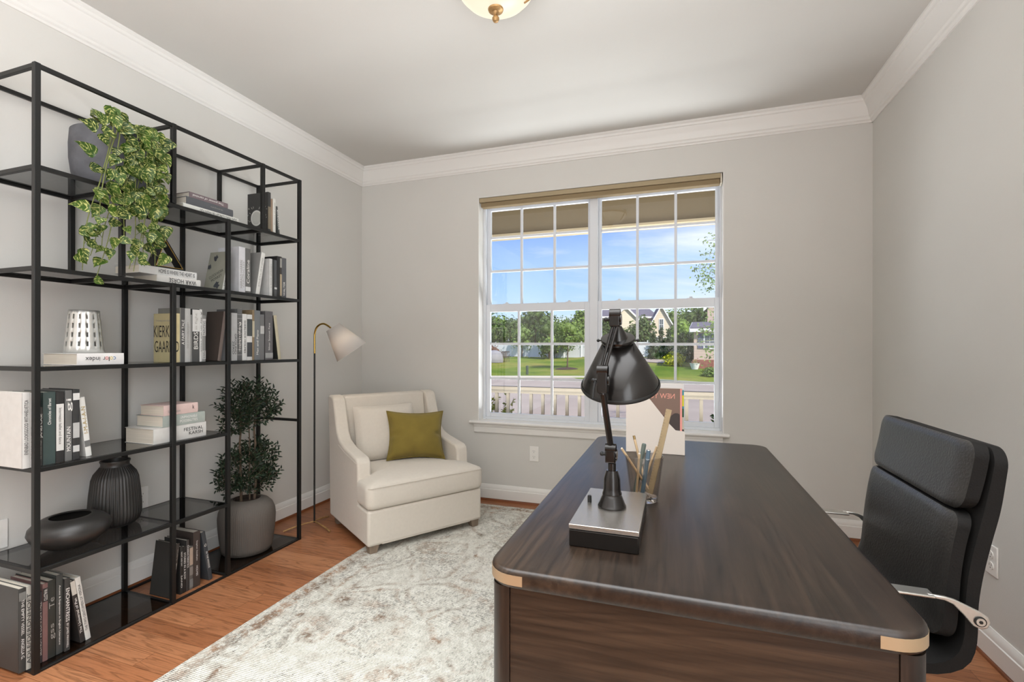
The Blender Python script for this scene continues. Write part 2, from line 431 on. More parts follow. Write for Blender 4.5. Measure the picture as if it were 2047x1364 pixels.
    def build(s, name, m, parent=None, smooth=True, bevel=0.0, seg=2, angle=35, local=False, subsurf=0, solid=0.0):
        vs = s.v
        if parent is not None and not local:
            Mi = WM[parent.name].inverted(); vs = [Mi @ v for v in vs]
        me = bpy.data.meshes.new(name)
        me.from_pydata([tuple(v) for v in vs], [], s.f)
        if s.uv:
            ul = me.uv_layers.new(name='UVMap')
            for p in me.polygons:
                q = s.uv.get(p.index)
                if q:
                    for li, c in zip(p.loop_indices, q): ul.data[li].uv = c
        for mm in (m if isinstance(m, (list, tuple)) else [m]): me.materials.append(mm)
        if smooth:
            for p in me.polygons: p.use_smooth = True
            try: me.set_sharp_from_angle(angle=math.radians(angle))
            except Exception: pass
        me.validate()
        ob = bpy.data.objects.new(name, me); COL.objects.link(ob)
        if parent is not None:
            ob.parent = parent; WM[ob.name] = WM[parent.name]
        else: WM[ob.name] = Matrix.Identity(4)
        if solid:
            md = ob.modifiers.new('solid', 'SOLIDIFY'); md.thickness = solid; md.offset = 0
        if bevel > 0:
            md = ob.modifiers.new('bevel', 'BEVEL'); md.width = bevel; md.segments = seg; md.limit_method = 'ANGLE'; md.angle_limit = math.radians(40)
            md.harden_normals = False
        if subsurf:
            md = ob.modifiers.new('sub', 'SUBSURF'); md.levels = subsurf; md.render_levels = subsurf
        return ob

def catmull(pts, k=6):
    """smooth curve through the points"""
    P = [Vector(p) for p in pts]; out_ = []
    for i in range(len(P) - 1):
        p0 = P[max(i - 1, 0)]; p1 = P[i]; p2 = P[i + 1]; p3 = P[min(i + 2, len(P) - 1)]
        for j in range(k):
            t = j / k
            out_.append(.5 * ((2 * p1) + (p2 - p0) * t + (2 * p0 - 5 * p1 + 4 * p2 - p3) * t * t + (3 * p1 - p0 - 3 * p2 + p3) * t ** 3))
    out_.append(P[-1]); return out_
def thing(name, label, cat, loc=(0, 0, 0), rot=(0, 0, 0), group=None):
    o = bpy.data.objects.new(name, None); COL.objects.link(o)
    o.empty_display_size = 0.05
    o.location = loc; o.rotation_euler = rot
    from mathutils import Euler
    WM[o.name] = Matrix.Translation(loc) @ Euler(rot).to_matrix().to_4x4()
    return tag(o, label, cat, group)
def tag(o, label, cat, group=None, kind=None):
    o['label'] = label; o['category'] = cat
    if group: o['group'] = group
    if kind: o['kind'] = kind
    return o
def struct(o, label=None):
    o['kind'] = 'structure'
    if label: o['label'] = label
    return o
def B(*a, **k): return MB().box(*a, **k)
TEXTS = []
def text(s, parent, pos, X, Y, length, height, m, name='title', ext=0.0003):
    """lettering lying in the plane X (reading direction), Y (letter up); pos is its centre, local to parent"""
    cu = bpy.data.curves.new(name, 'FONT'); cu.body = s; cu.size = 1.0
    cu.align_x = 'CENTER'; cu.align_y = 'CENTER'; cu.extrude = 0.0; cu.resolution_u = 3
    cu.materials.append(m)
    ob = bpy.data.objects.new(name, cu); COL.objects.link(ob); ob.parent = parent
    X = Vector(X); Y = Vector(Y); Z = X.cross(Y)
    R = Matrix((X, Y, Z)).transposed().to_4x4()
    TEXTS.append((ob, Matrix.Translation(pos) @ R, length, height))
    return ob
UPR = ((0, 0, 1), (0, -1, 0)); DNR = ((0, 0, -1), (0, 1, 0)); LEV = ((0, 1, 0), (0, 0, 1))
M_inkw = mat('white_ink', (232, 230, 225), 0.6)
M_inkb = mat('black_ink', (34, 34, 34), 0.6)
M_inkg = mat('grey_ink', (150, 148, 142), 0.6)
M_inkgold = mat('gold_ink', (186, 160, 92), 0.45, metal=0.4)

# ================================================================== ROOM SHELL
XL, XR, YB, YF, ZC = -2.58, 1.152, 3.518, -4.0, 2.737
OX0, OX1, OZ0, OZ1 = -1.485, 0.309, 0.60, 2.388
struct(B(XL - .3, XR + .3, YF - .3, YB + .02, -0.12, 0).build('floor', M_floor, smooth=False), 'oak strip floor')
struct(B(XL - .3, XR + .3, YF - .3, YB + .18, ZC, ZC + .12).build('ceiling', M_ceil, smooth=False), 'painted ceiling')
struct(B(XL - .15, XL, YF - .15, YB + .16, 0, ZC).build('wall_left', M_wall, smooth=False))
struct(B(XR, XR + .15, YF - .15, YB + .16, 0, ZC).build('wall_right', M_wall, smooth=False))
struct(B(XL - .15, XR + .15, YF - .15, YF, 0, ZC).build('wall_front', M_wall, smooth=False))
w = MB(); y0, y1 = YB, YB + .16
w.box(XL, OX0, y0, y1, 0, ZC); w.box(OX1, XR, y0, y1, 0, ZC); w.box(OX0, OX1, y0, y1, 0, OZ0); w.box(OX0, OX1, y0, y1, OZ1, ZC)
struct(w.build('wall_back', M_wall, smooth=False))

CR = [(0, -.143), (.008, -.143), (.012, -.134), (.020, -.128), (.022, -.116), (.030, -.108), (.036, -.085), (.046, -.060), (.060, -.040), (.062, -.034), (.070, -.030), (.074, -.018), (.084, -.012), (.084, 0), (0, 0)]
BS = [(0, 0.018), (.016, 0.018), (.016, .088), (.012, .091), (.012, .098), (.010, .112), (.006, .120), (.004, .126), (0, .126)]
SH = [(0, 0), (.019, 0), (.017, .009), (.011, .016), (0.0, .018)]
def run(name, prof, z, m, n=None):
    pb = [(YB - a, z + b) for a, b in prof]
    struct(MB().prism(pb, XL, XR, 'x').build(name + '_back', m, angle=25))
    pl = [(XL + a, z + b) for a, b in prof]
    struct(MB().prism(pl, YF, YB, 'y').build(name + '_left', m, angle=25))
    pr_ = [(XR - a, z + b) for a, b in prof]
    struct(MB().prism(pr_, YF, YB, 'y').build(name + '_right', m, angle=25))
def trim3(prof, z, m, ids):
    for k, (nm, poly, a0, a1, ax) in enumerate([('b', [(YB - a, z + b) for a, b in prof], XL, XR, 'x'), ('l', [(XL + a, z + b) for a, b in prof], YF, YB, 'y'), ('r', [(XR - a, z + b) for a, b in prof], YF, YB, 'y')]):
        struct(MB().prism(poly, a0, a1, ax).build('trim_%d' % ids[k], m, angle=25))
run('baseboard', BS, 0, M_trim)
trim3(CR, ZC, M_trim, (1, 2, 3))
trim3(SH, 0, M_shoe, (4, 5, 6))

# ------------------------------------------------------------------ window
win = bpy.data.objects.new('window_1', None); COL.objects.link(win); win['kind'] = 'structure'; win['label'] = 'white double window with muntins'
WM['window_1'] = Matrix.Identity(4)
f = MB(); fy0, fy1 = 3.615, 3.70
f.box(OX0, OX0 + .024, fy0, fy1, .622, OZ1); f.box(OX1 - .018, OX1, fy0, fy1, .622, OZ1)
f.box(OX0 + .024, OX1 - .018, fy0, fy1, .622, .640); f.box(OX0 + .024, OX1 - .018, fy0, fy1, 2.345, OZ1); f.box(-.613, -.553, fy0, fy1, .64, 2.345)
f.box(OX0 + .024, OX0 + .034, 3.655, 3.662, .64, 2.345); f.box(OX1 - .026, OX1 - .018, 3.655, 3.662, .64, 2.345)
f.build('frame', M_vinyl, win, bevel=.002)
j = MB(); j.box(OX0, OX0 + .005, YB, fy0, .6215, OZ1); j.box(OX1 - .005, OX1, YB, fy0, .6215, OZ1)
j.build('jamb_liner', M_trim, win, smooth=False)
def sash(name, xo0, xo1, zo0, zo1, gx0, gx1, gz0, gz1, ya, yb, xs, zs):
    m = MB()
    m.box(xo0, gx0, ya, yb, zo0, zo1); m.box(gx1, xo1, ya, yb, zo0, zo1); m.box(gx0, gx1, ya, yb, zo0, gz0); m.box(gx0, gx1, ya, yb, gz1, zo1)
    o = m.build(name, M_vinyl, win, bevel=.002)
    mm = MB(); yc = (ya + yb) / 2
    for x in xs: mm.box(x - .0095, x + .0095, yc - .011, yc + .009, gz0, gz1)
    for z in zs: mm.box(gx0, gx1, yc - .010, yc + .008, z - .0095, z + .0095)
    mm.build('muntin_grid', M_vinyl, o, bevel=.0025)
    B(gx0, gx1, yc - .002, yc + .001, gz0, gz1).build('glass_pane', M_glass, o, smooth=False)
    return o
sash('upper_sash', -1.461, -.613, 1.50, 2.345, -1.434, -.634, 1.555, 2.318, 3.662, 3.690, (-1.171, -.899), (2.098, 1.824))
sash('upper_sash', -.553, .283, 1.50, 2.345, -.532, .266, 1.555, 2.322, 3.662, 3.690, (-.268, .001), (2.090, 1.815))
lo = sash('lower_sash', -1.461, -.613, .640, 1.548, -1.425, -.655, .672, 1.489, 3.628, 3.656, (-1.183, -.912), (1.230, .951))
l2 = sash('lower_sash', -.553, .291, .640, 1.552, -.525, .258, .676, 1.486, 3.628, 3.656, (-.266, .000), (1.226, .950))
for o_, xx in ((lo, (-1.29, -.78)), (l2, (-.40, .10))):
    for x in xx:
        l = MB().box(x - .022, x + .022, 3.632, 3.654, 1.548, 1.556); l.box(x - .006, x + .014, 3.636, 3.648, 1.556, 1.566); l.build('sash_lock', M_vinyl, o_, bevel=.002)
ap = [(YB, .530), (3.506, .530), (3.503, .536), (3.503, .575), (3.498, .580), (3.494, .592), (3.494, .6005), (YB, .6005)]
st = [(3.6155, .6005), (3.482, .6005), (3.476, .605), (3.474, .611), (3.476, .617), (3.482, .6215), (3.6155, .6215)]
MB().prism(ap, -1.512, .302, 'x').build('apron', M_trim, win, angle=25)
s_ = MB(); s_.prism([p for p in st if p[0] < 3.6] + [(YB, .6215), (YB, .6005)][:0] + [(YB, .6215), (YB, .6005)], -1.545, .342, 'x'); s_.box(OX0, OX1, YB, 3.6155, .6005, .6215)
s_.build('window_sill', M_trim, win, angle=30)

# shade cassette tucked in the head of the window
M_shade1 = mat('tan_shade_fabric', (168, 152, 122), 0.8, bump=0.15, bscale=700)
M_shade2 = mat('tan_shade_fabric_roll', (140, 122, 92), 0.85, bump=0.15, bscale=700)
rs = thing('roller_shade', 'rolled up tan fabric roller shade filling the head of the window', 'window shade', (-.59, 3.56, 2.38))
B(-1.478, .288, 3.522, 3.60, 2.352, 2.386).build('headrail', M_shade1, rs, bevel=.003)
B(-1.468, .286, 3.530, 3.59, 2.316, 2.352).build('rolled_fabric', M_shade2, rs, bevel=.006)
e_ = B(.288, .298, 3.524, 3.60, 2.318, 2.384).build('end_bracket', mat('ivory_plastic', (214, 206, 188), 0.5), rs, bevel=.003)

def outlet(loc, rotz, label):
    t = thing('power_outlet', label, 'outlet', loc, (0, 0, rotz), 'wall outlets')
    mp = mat('outlet_plastic', (236, 234, 230), 0.35); md = mat('outlet_slot', (60, 58, 56), 0.6)
    B(-.036, .036, -.006, 0, -.058, .058).build('cover_plate', mp, t, bevel=.003, local=True)
    for dz in (-.021, .021):
        r = MB(); pr_ = [(.0165 * math.cos(a), dz + .0145 * math.sin(a)) for a in [2 * PI * i / 20 for i in range(20)]]
        r.prism(pr_, -.0085, -.006, 'y'); o = r.build('receptacle', mp, t, local=True)
        sl = MB(); sl.box(-.0075, -.0055, -.0088, -.0084, dz - .001, dz + .007); sl.box(.0055, .0075, -.0088, -.0084, dz, dz + .006); sl.box(-.002, .002, -.0088, -.0084, dz - .010, dz - .006)
        sl.build('slot', md, o, smooth=False, local=True)
    return t
outlet((-1.02, YB, .388), 0, 'white wall outlet under the left half of the window')
outlet((XR, 2.331, .388), -PI / 2, 'white wall outlet behind the black office chair')
outlet((XL, 1.70, .428), PI / 2, 'white wall outlet behind the ribbed black vase')
outlet((XL, 1.150, .443), PI / 2, 'white wall outlet behind the front left post of the bookcase')

# ------------------------------------------------------------------ rug
rug = thing('area_rug', 'cream woven rug with faded taupe and brown ornament under desk and armchair', 'rug', (-.54, 1.865, 0))
rm = MB()
nx, ny = 4, 4
rm.box(-1.22, 1.22, -1.525, 1.525, 0.0005, .0095); rm.build('woven_field', M_rug, rug, bevel=.004, seg=2, local=True)

# ------------------------------------------------------------------ ceiling light
cl_ = thing('ceiling_light', 'bronze and frosted glass bowl ceiling light, lit, cut by the picture edge', 'ceiling light', (-.70, 1.84, ZC))
M_antique = mat('antique_gold', (176, 140, 92), 0.45, metal=0.55, var=0.3, vscale=60)
M_bowl = emissive('lit_frosted_glass', (255, 242, 216), 0.72, (120, 112, 98))
MB().lathe([(.085, -.012), (.085, -.001), (.02, -.0005)][::1], n=32).build('ceiling_plate', M_antique, cl_, local=True)
MB().lathe([(.001, -.148), (.03, -.146), (.065, -.138), (.10, -.121), (.13, -.100), (.152, -.076), (.166, -.050), (.172, -.030)], n=48, cap1=False).build('glass_bowl', M_bowl, cl_, local=True)
MB().lathe([(.172, -.034), (.184, -.030), (.184, -.018), (.170, -.014), (.168, -.030)], n=48, cap0=False, cap1=False).build('rim_band', M_antique, cl_, local=True)
fn = MB().lathe([(.002, -.200), (.010, -.197), (.0145, -.188), (.0145, -.183), (.009, -.174), (.006, -.171), (.010, -.167), (.014, -.160), (.030, -.153), (.032, -.147), (.024, -.143)], n=24)
fn.build('finial', M_antique, cl_, local=True)
for k in range(3):
    a = .42 + (0, PI, PI / 2)[k]
    pts = [Vector((math.cos(a) * r, math.sin(a) * r, z)) for r, z in ((.118, -.1125), (.138, -.0965), (.156, -.0755), (.170, -.0520), (.182, -.0360), (.192, -.0240), (.190, -.008), (.174, -.006))]
    MB().tube(catmull(pts, 4), .0035, 10, .0075).build('scroll_arm', M_antique, cl_, local=True)

# ================================================================== BOOKCASE
SX, SB = -2.222, -2.551           # front and back post lines
def Z(k): return .3725 * k + .010  # top of glass at level k
PY = [1.100, 1.388, 1.607, 1.897, 2.120, 2.400]
PW = .0095
bc = thing('bookcase', 'tall black metal open bookcase with smoked glass shelves along left wall', 'bookcase', (-2.39, 1.75, 0))
def post(x, y, z0, z1): B(x - PW, x + PW, y - PW, y + PW, z0, z1).build('post', M_black, bc, bevel=.0015)
gaps = {6: (0, 2, 4, 5), 5: (0, 1, 3, 5)}
for x in (SX, SB):
    for i in (0, 5): post(x, PY[i], 0, Z(6))
    post(x, PY[2], Z(5), Z(6)); post(x, PY[4], Z(5), Z(6))
    post(x, PY[1], Z(4), Z(5)); post(x, PY[3], 0, Z(5)); post(x, PY[2], 0, Z(4))
def bar(x0, x1, y0, y1, z): B(x0, x1, y0, y1, z - .017, z - .001).build('rail', M_black, bc, bevel=.001)
h = .007
for k in range(7):
    yend = PY[5] if k in (0, 3, 4, 5, 6) else PY[3]
    for x in (SX, SB): bar(x - h, x + h, PY[0] + PW, yend - PW, Z(k))
    ends = {0: (0, 2, 3, 5), 1: (0, 2, 3), 2: (0, 2, 3, 5), 3: (0, 2, 3, 5), 4: (0, 1, 2, 3, 5), 5: (0, 1, 2, 3, 4, 5), 6: (0, 2, 4, 5)}[k]
    for i in ends: bar(SB + PW, SX - PW, PY[i] - h, PY[i] + h, Z(k))
cells = {0: [(0, 2), (3, 5)], 1: [(0, 2), (2, 3)], 2: [(0, 2), (2, 3)], 3: [(0, 2), (2, 3), (3, 5)], 4: [(0, 2), (2, 3), (3, 5)], 5: [(0, 1), (1, 3), (3, 5)]}
for k, cs in cells.items():
    for a, b_ in cs:
        B(SB + h + .001, SX - h - .001, PY[a] + h + .001, PY[b_] - h - .001, Z(k) - .007, Z(k)).build('glass_shelf', M_smoke, bc, smooth=False)

# ------------------------------------------------------------------ books
BC = {}
def bookmat(rgb, rough=.5):
    k = tuple(rgb) + (rough,)
    if k not in BC: BC[k] = mat('book_cloth_%d' % len(BC), rgb, rough, var=.05, vscale=30)
    return BC[k]
M_page = mat('book_pages', (206, 198, 184), 0.9, var=.10, vscale=3, stretch=(2, 260, 2))
def book(label, loc, t, h_, d, rgb, rot=(0, 0, 0), group=None, spine=None, bands=(), titles=(), rough=.5, round_=.0015, page=None):
    """origin at the foot of the spine's first corner; spine faces +x, thickness runs +y, height +z"""
    o = thing('book', label, 'book', loc, rot, group)
    cm = bookmat(rgb, rough); c = .0022 if t > .012 else .0012
    m = MB()
    m.box(-d, 0, 0, c, 0, h_); m.box(-d, 0, t - c, t, 0, h_)
    n = 6; pr_ = [(0.0, 0.0)] + [(round_ * math.sin(PI * i / n), t * i / n) for i in range(1, n)] + [(0.0, t), (-c, t), (-c, 0.0)]
    sm = bookmat(spine, rough) if spine else cm
    m.build('cover', cm, o, bevel=.0006, local=True, seg=1)
    MB().prism([(p[0], p[1]) for p in pr_], 0, h_, 'z').build('spine', sm, o, local=True)
    B(-d + .004, -c, c, t - c, .003, h_ - .003).build('pages', page or M_page, o, smooth=False, local=True)
    for (z0, z1, col) in bands:
        B(-.0005, round_ + .0005, .0008, t - .0008, z0, z1).build('spine_band', bookmat(col), o, smooth=False, local=True)
    for (s, zc, L, Hh, ink, orient, *yy) in titles:
        yc = yy[0] if yy else t / 2
        text(s, o, (round_ + .0009, yc, zc), *({'U': UPR, 'D': DNR}[orient]), L, Hh, ink)
    return o
def stand(label, lv, y, t, h_, rgb, d=.14, x=-2.25, lean=0.0, **k):
    """standing book; lean>0 tips the head towards +y by that many metres"""
    z = Z(lv) + (.0005 if lean == 0 else 0)
    if lean == 0: return book(label, (x, y, z), t, h_, d, rgb, **k)
    a = math.asin(lean / h_)
    if a > 0: return book(label, (x, y, z + t * math.sin(a) + .0005), t, h_, d, rgb, rot=(-a, 0, 0), **k)
    return book(label, (x, y, z + .0005), t, h_, d, rgb, rot=(-a, 0, 0), **k)
def lying(label, z, y, L, t, d, rgb, x=-2.245, flip=False, rz=0.0, **k):
    """lying book, spine towards the room. flip: title reads upside down"""
    if not flip:   # local +z(height) -> +y ; local +y(thickness) -> +z : mirror-free needs rot about x by -90 then thickness runs -z->...
        return book(label, (x, y + L, z), t, L, d, rgb, rot=(PI / 2, 0, rz), **k)
    return book(label, (x, y, z + t), t, L, d, rgb, rot=(-PI / 2, 0, rz), **k)
W_, K_, G_ = M_inkw, M_inkb, M_inkg
g0 = 'books on the bookcase floor shelf'; g2 = 'books on the second glass shelf'; g3 = 'books on the middle glass shelf'; g4 = 'books on the fourth glass shelf'; g5 = 'books on the top glass shelf'

# level 0, left of the centre post
stand('charcoal book with lined back cover beside the front left post, on bottom shelf', 0, 1.070, .020, .307, (62, 62, 60), d=.24, x=-2.26, group=g0, titles=[('THE EMPTY VESSEL', .20, .13, .008, W_, 'D'), ('ANGELLA G.', .085, .075, .009, W_, 'D')], bands=[(.262, .292, (120, 120, 116))])
stand('pale grey book with tall black lettering, second book on bottom shelf', 0, 1.091, .015, .305, (176, 174, 166), d=.22, x=-2.26, group=g0, titles=[('ADLE/DERDNHOFT', .15, .26, .011, K_, 'U')])
stand('light grey book half behind the front left post, bottom shelf', 0, 1.107, .017, .294, (146, 144, 140), d=.2, x=-2.26, group=g0)
stand('grey book with small white lines on black, bottom shelf, left of mauve book', 0, 1.125, .013, .268, (66, 64, 68), d=.2, x=-2.26, group=g0, titles=[('BEDNOT IN COMMON TALE', .13, .2, .008, W_, 'U')])
stand('mauve book titled WALDTO with black label, bottom shelf', 0, 1.139, .016, .293, (128, 98, 96), d=.2, x=-2.26, group=g0, bands=[(.225, .275, (44, 40, 40))], titles=[('WALDTO', .25, .042, .011, W_, 'D')])
stand('dark green book with curling ornament on spine, bottom shelf', 0, 1.156, .024, .296, (46, 48, 44), d=.2, x=-2.262, group=g0, titles=[('Te', .21, .04, .016, G_, 'U'), ('gss', .10, .06, .014, G_, 'U')])
stand('thick slate book with line of small white type, left of ENCHANTRESS, bottom shelf', 0, 1.182, .021, .306, (64, 66, 64), d=.22, x=-2.262, group=g0, titles=[('Access & Expression in English Literature', .15, .23, .007, W_, 'D')])
stand('dark book titled ENCHANTRESS on bottom shelf', 0, 1.205, .018, .283, (58, 57, 55), d=.2, x=-2.255, group=g0, titles=[('ENCHANTRESS', .18, .13, .012, W_, 'D'), ('BY JAMES MAXWELL', .06, .095, .009, W_, 'D')])
stand('black and white book titled The Universal of Pan leaning on bottom shelf', 0, 1.262, .017, .263, (50, 46, 44), d=.19, x=-2.262, lean=-.037, group=g0, bands=[(.205, .262, (196, 190, 180))], titles=[('The Universal of Pan', .115, .15, .009, W_, 'U')])
stand('white book titled THE TWO GENTLEMEN OF VERONA leaning on bottom shelf', 0, 1.2805, .018, .270, (206, 204, 198), d=.19, x=-2.262, lean=-.038, group=g0, titles=[('THE TWO GENTLEMEN OF VERONA', .14, .2, .0085, K_, 'U')])
# level 0, middle cell: standing on the oak floor
def fl(label, y, t, h_, rgb, **k):
    ob = stand(label, 0, y, t, h_, rgb, x=-2.27, group='dark books standing on the floor inside the bookcase', **k)
    ob.location.z -= .0095; return ob
fl('black book with printed back cover leaning right, nearest on the floor', 1.630, .015, .252, (48, 47, 45), d=.142, lean=.030, titles=[('The Naked Deeds', .10, .12, .008, W_, 'U'), ('Carus', .20, .05, .008, G_, 'U')], spine=(70, 66, 62))
fl('slim black book with white type behind the leaning black one, on floor', 1.676, .014, .232, (42, 42, 41), d=.13, titles=[('NIGHT AND DAY', .17, .07, .007, W_, 'D'), ('SAND', .06, .06, .007, W_, 'D')])
fl('slim black book titled STORIES IN A ROW, on floor', 1.691, .015, .226, (38, 37, 36), d=.13, titles=[('STORIES IN A ROW', .13, .13, .009, W_, 'D')])
fl('charcoal book titled CHARACTERISTICS, taller than its black neighbours, on floor', 1.7075, .015, .250, (58, 57, 56), d=.15, titles=[('CHARACTERISTICS', .17, .11, .008, W_, 'D')])
fl('book with pale tan photo on spine, on floor beside the thick brown one', 1.7240, .018, .212, (96, 92, 88), d=.13, bands=[(.12, .205, (168, 150, 134)), (.07, .11, (128, 122, 116)), (.01, .05, (120, 120, 118))])
fl('thick dark brown book, tallest and widest of those on the floor', 1.7435, .037, .276, (64, 56, 52), d=.15, titles=[('Stephen Sondheim', .18, .10, .009, W_, 'D'), ('HOLMES', .08, .05, .009, W_, 'D')])
fl('dark blue grey book leaning left, farthest of those on the floor', 1.8285, .021, .262, (62, 66, 70), d=.15, lean=-.043, titles=[('IN THE WOODS', .11, .09, .009, W_, 'D'), ('Q', .19, .014, .012, W_, 'D')])

# level 2
stand('thick white book titled EVEN BAD LOOKS GOOD WITH HELVETICA', 2, 1.0745, .022, .278, (206, 204, 200), d=.2, group=g2, titles=[('EVENBAD LOOKSGOOD WITHHELVETICA', .15, .20, .011, K_, 'U')])
stand('thin white book titled ERIK SATIE beside the front left post', 2, 1.0975, .011, .275, (200, 198, 194), d=.2, group=g2, titles=[('ERIK SATIE', .09, .12, .008, K_, 'U')])
stand('tan wood toned book behind the front left post on second shelf', 2, 1.1095, .010, .275, (120, 104, 82), d=.2, x=-2.262, group=g2)
stand('short black book titled JAMES CASE', 2, 1.1205, .0135, .219, (60, 57, 55), d=.15, group=g2, titles=[('JAMES CASE', .15, .09, .011, W_, 'U'), ('the invisible stage', .06, .07, .005, G_, 'U')])
stand('thick dark green book titled Knowing Too Much', 2, 1.1350, .038, .274, (62, 76, 74), d=.19, group=g2, titles=[('Chronicles of Barset', .20, .10, .010, W_, 'U')])
stand('white book with black head and foot, titled Intermezzo', 2, 1.1745, .025, .272, (44, 43, 42), d=.19, group=g2, bands=[(.045, .225, (212, 210, 206))], titles=[('Intermezzo ballet and dance', .14, .14, .009, K_, 'D')])
stand('grey photo spine book titled MOUNTAIN', 2, 1.2035, .023, .275, (104, 104, 102), d=.19, group=g2, titles=[('MOUNTAIN', .085, .095, .013, W_, 'U'), ('gi', .22, .05, .02, W_, 'U')])
stand('black book with white crescents and pale photo patch, right of MOUNTAIN', 2, 1.2285, .023, .277, (52, 52, 52), d=.19, group=g2, bands=[(.085, .145, (178, 178, 176)), (.03, .055, (196, 196, 194)), (.235, .262, (214, 213, 210))])
stand('white book with gold lettering leaning left, last on second shelf', 2, 1.2810, .020, .243, (218, 217, 212), d=.15, x=-2.262, lean=-.026, group=g2, titles=[('I-M-A-I-A-N', .15, .11, .014, M_inkgold, 'U')], bands=[(.04, .065, (110, 110, 108))])

# level 3
kb = stand('cream book titled KIERKEGAARD with hand drawn cover lettering', 3, 1.635, .0245, .234, (176, 166, 128), d=.142, group=g3, spine=(214, 200, 156))
text('KIERKE', kb, (-.078, -.0008, .145), (1, 0, 0), (0, 0, 1), .125, .055, K_, 'cover_title')
text('GAARD', kb, (-.072, -.0008, .072), (1, 0, 0), (0, 0, 1), .125, .055, K_, 'cover_title')
text('D', kb, (.003, .010, .072), (0, 1, 0), (0, 0, 1), .016, .05, K_, 'cover_title')
text("Sickness unto death", kb, (-.075, -.0008, .20), (1, 0, 0), (0, 0, 1), .10, .010, G_, 'cover_title')
stand('very thin grey book right behind KIERKEGAARD', 3, 1.660, .0045, .262, (120, 120, 114), d=.148, group=g3)
stand('black and silver book titled A FAIRY TALE', 3, 1.665, .020, .262, (82, 82, 82), d=.15, group=g3, titles=[('A FAIRY TALE', .145, .12, .013, W_, 'U')])
stand('silver grey book with grey lettering right of A FAIRY TALE', 3, 1.6855, .027, .261, (176, 176, 174), d=.15, group=g3, titles=[('THE EXTRAORDINARY', .13, .13, .011, G_, 'U')])
stand('short thin grey book left of BIRDS', 3, 1.713, .0085, .232, (124, 124, 122), d=.13, group=g3)
stand('white and charcoal book titled BIRDS in bold letters', 3, 1.722, .038, .262, (72, 72, 72), d=.15, group=g3, bands=[(.15, .258, (206, 206, 204))], titles=[('BIRDS', .105, .085, .022, W_, 'U'), ('in flight', .2, .08, .016, G_, 'U')])
stand('thin white book with tiny black type right of BIRDS', 3, 1.761, .0135, .262, (206, 206, 204), d=.15, group=g3, titles=[('A day on the coast', .15, .2, .008, K_, 'D')])
stand('short book with grey and white patchwork spine, left of the brown one', 3, 1.775, .018, .233, (130, 130, 128), d=.13, group=g3, bands=[(.13, .215, (196, 196, 194)), (.012, .055, (186, 186, 184))], titles=[('PAINTING', .17, .07, .012, K_, 'U'), ('Hills', .035, .035, .01, K_, 'U')])
kk = stand('dark brown book leaning right with small pale dot on cover', 3, 1.860, .019, .262, (64, 55, 50), d=.12, lean=.037, group=g3, spine=(112, 100, 94))
stand('silver book titled GROUND ZERO', 3, 1.9415, .036, .257, (178, 178, 178), d=.14, group=g3, titles=[('GROUND', .09, .11, .011, K_, 'D', .024), ('ZERO', .07, .07, .011, K_, 'D', .010)])
stand('dark grey book with pale cross lines right of GROUND ZERO', 3, 1.978, .031, .281, (96, 96, 96), d=.15, group=g3, bands=[(z, z + .0015, (180, 180, 180)) for z in (.03, .06, .09, .118, .146, .174, .20, .228, .25)], titles=[('Republic', .13, .16, .015, W_, 'D')])
stand('white book titled SHERLOCK HOLMES', 3, 2.010, .029, .256, (214, 214, 212), d=.14, group=g3, titles=[('SHERLOCK HOLMES', .13, .18, .012, K_, 'D')])
stand('white book with black picture blocks on spine', 3, 2.040, .034, .255, (210, 210, 208), d=.14, group=g3, bands=[(.02, .10, (60, 62, 64)), (.135, .23, (66, 70, 70))])
stand('tan and cream thin book left of Man and Piano', 3, 2.075, .0145, .283, (136, 118, 92), d=.15, group=g3, bands=[(.13, .22, (190, 182, 158))])
stand('blue grey book titled Man and Piano', 3, 2.090, .039, .282, (112, 116, 118), d=.15, group=g3, titles=[('Man and Piano', .10, .14, .013, W_, 'U')])
stand('short grey book with pale label right of Man and Piano', 3, 2.130, .0275, .261, (108, 108, 108), d=.14, group=g3, bands=[(.15, .195, (186, 186, 184))])
stand('wide grey book titled Silver Sonnet Fans', 3, 2.165, .055, .283, (96, 94, 95), d=.15, group=g3, bands=[(.01, .04, (156, 156, 154))], titles=[('Silver Sonnet Fans', .135, .16, .011, W_, 'U')])
stand('cream and gold thin book leaning left at end of middle shelf', 3, 2.262, .022, .263, (44, 46, 44), d=.15, lean=-.037, group=g3, spine=(190, 182, 156))

# level 4
mk = stand('leaning silver book with black ink blots on its cover, fourth shelf', 4, 1.886, .0125, .214, (138, 138, 126), d=.134, lean=.042, group=g4, spine=(204, 204, 198), bands=[(.155, .19, (72, 78, 86))], titles=[('The Clockwork', .07, .10, .008, K_, 'D')])
text('CLOCKWORK', mk, (-.062, -.0008, .088), (.9, 0, .436), (-.436, 0, .9), .10, .016, K_, 'cover_title')
text('MONKEY', mk, (-.055, -.0008, .066), (.9, 0, .436), (-.436, 0, .9), .075, .016, K_, 'cover_title')
def blot(parent, x, z, r, seed):
    rr = random.Random(seed); pts = [(x + r * (1 + .45 * rr.uniform(-1, 1)) * math.cos(a) * .8, z + r * (1 + .45 * rr.uniform(-1, 1)) * math.sin(a)) for a in [2 * PI * i / 14 for i in range(14)]]
    MB().prism(pts, -.0011, -.0004, 'y').build('cover_print', bookmat((58, 62, 68)), parent, smooth=False, local=True)
blot(mk, -.085, .178, .017, 1); blot(mk, -.045, .026, .020, 2); blot(mk, -.118, .13, .014, 3)
stand('thick white book titled HARALD in grey capitals, fourth shelf', 4, 1.987, .041, .250, (208, 208, 212), d=.15, group=g4, titles=[('HARALD HARRN', .10, .15, .015, G_, 'U', .015), ('CHRONICLES', .10, .14, .009, G_, 'U', .030)])
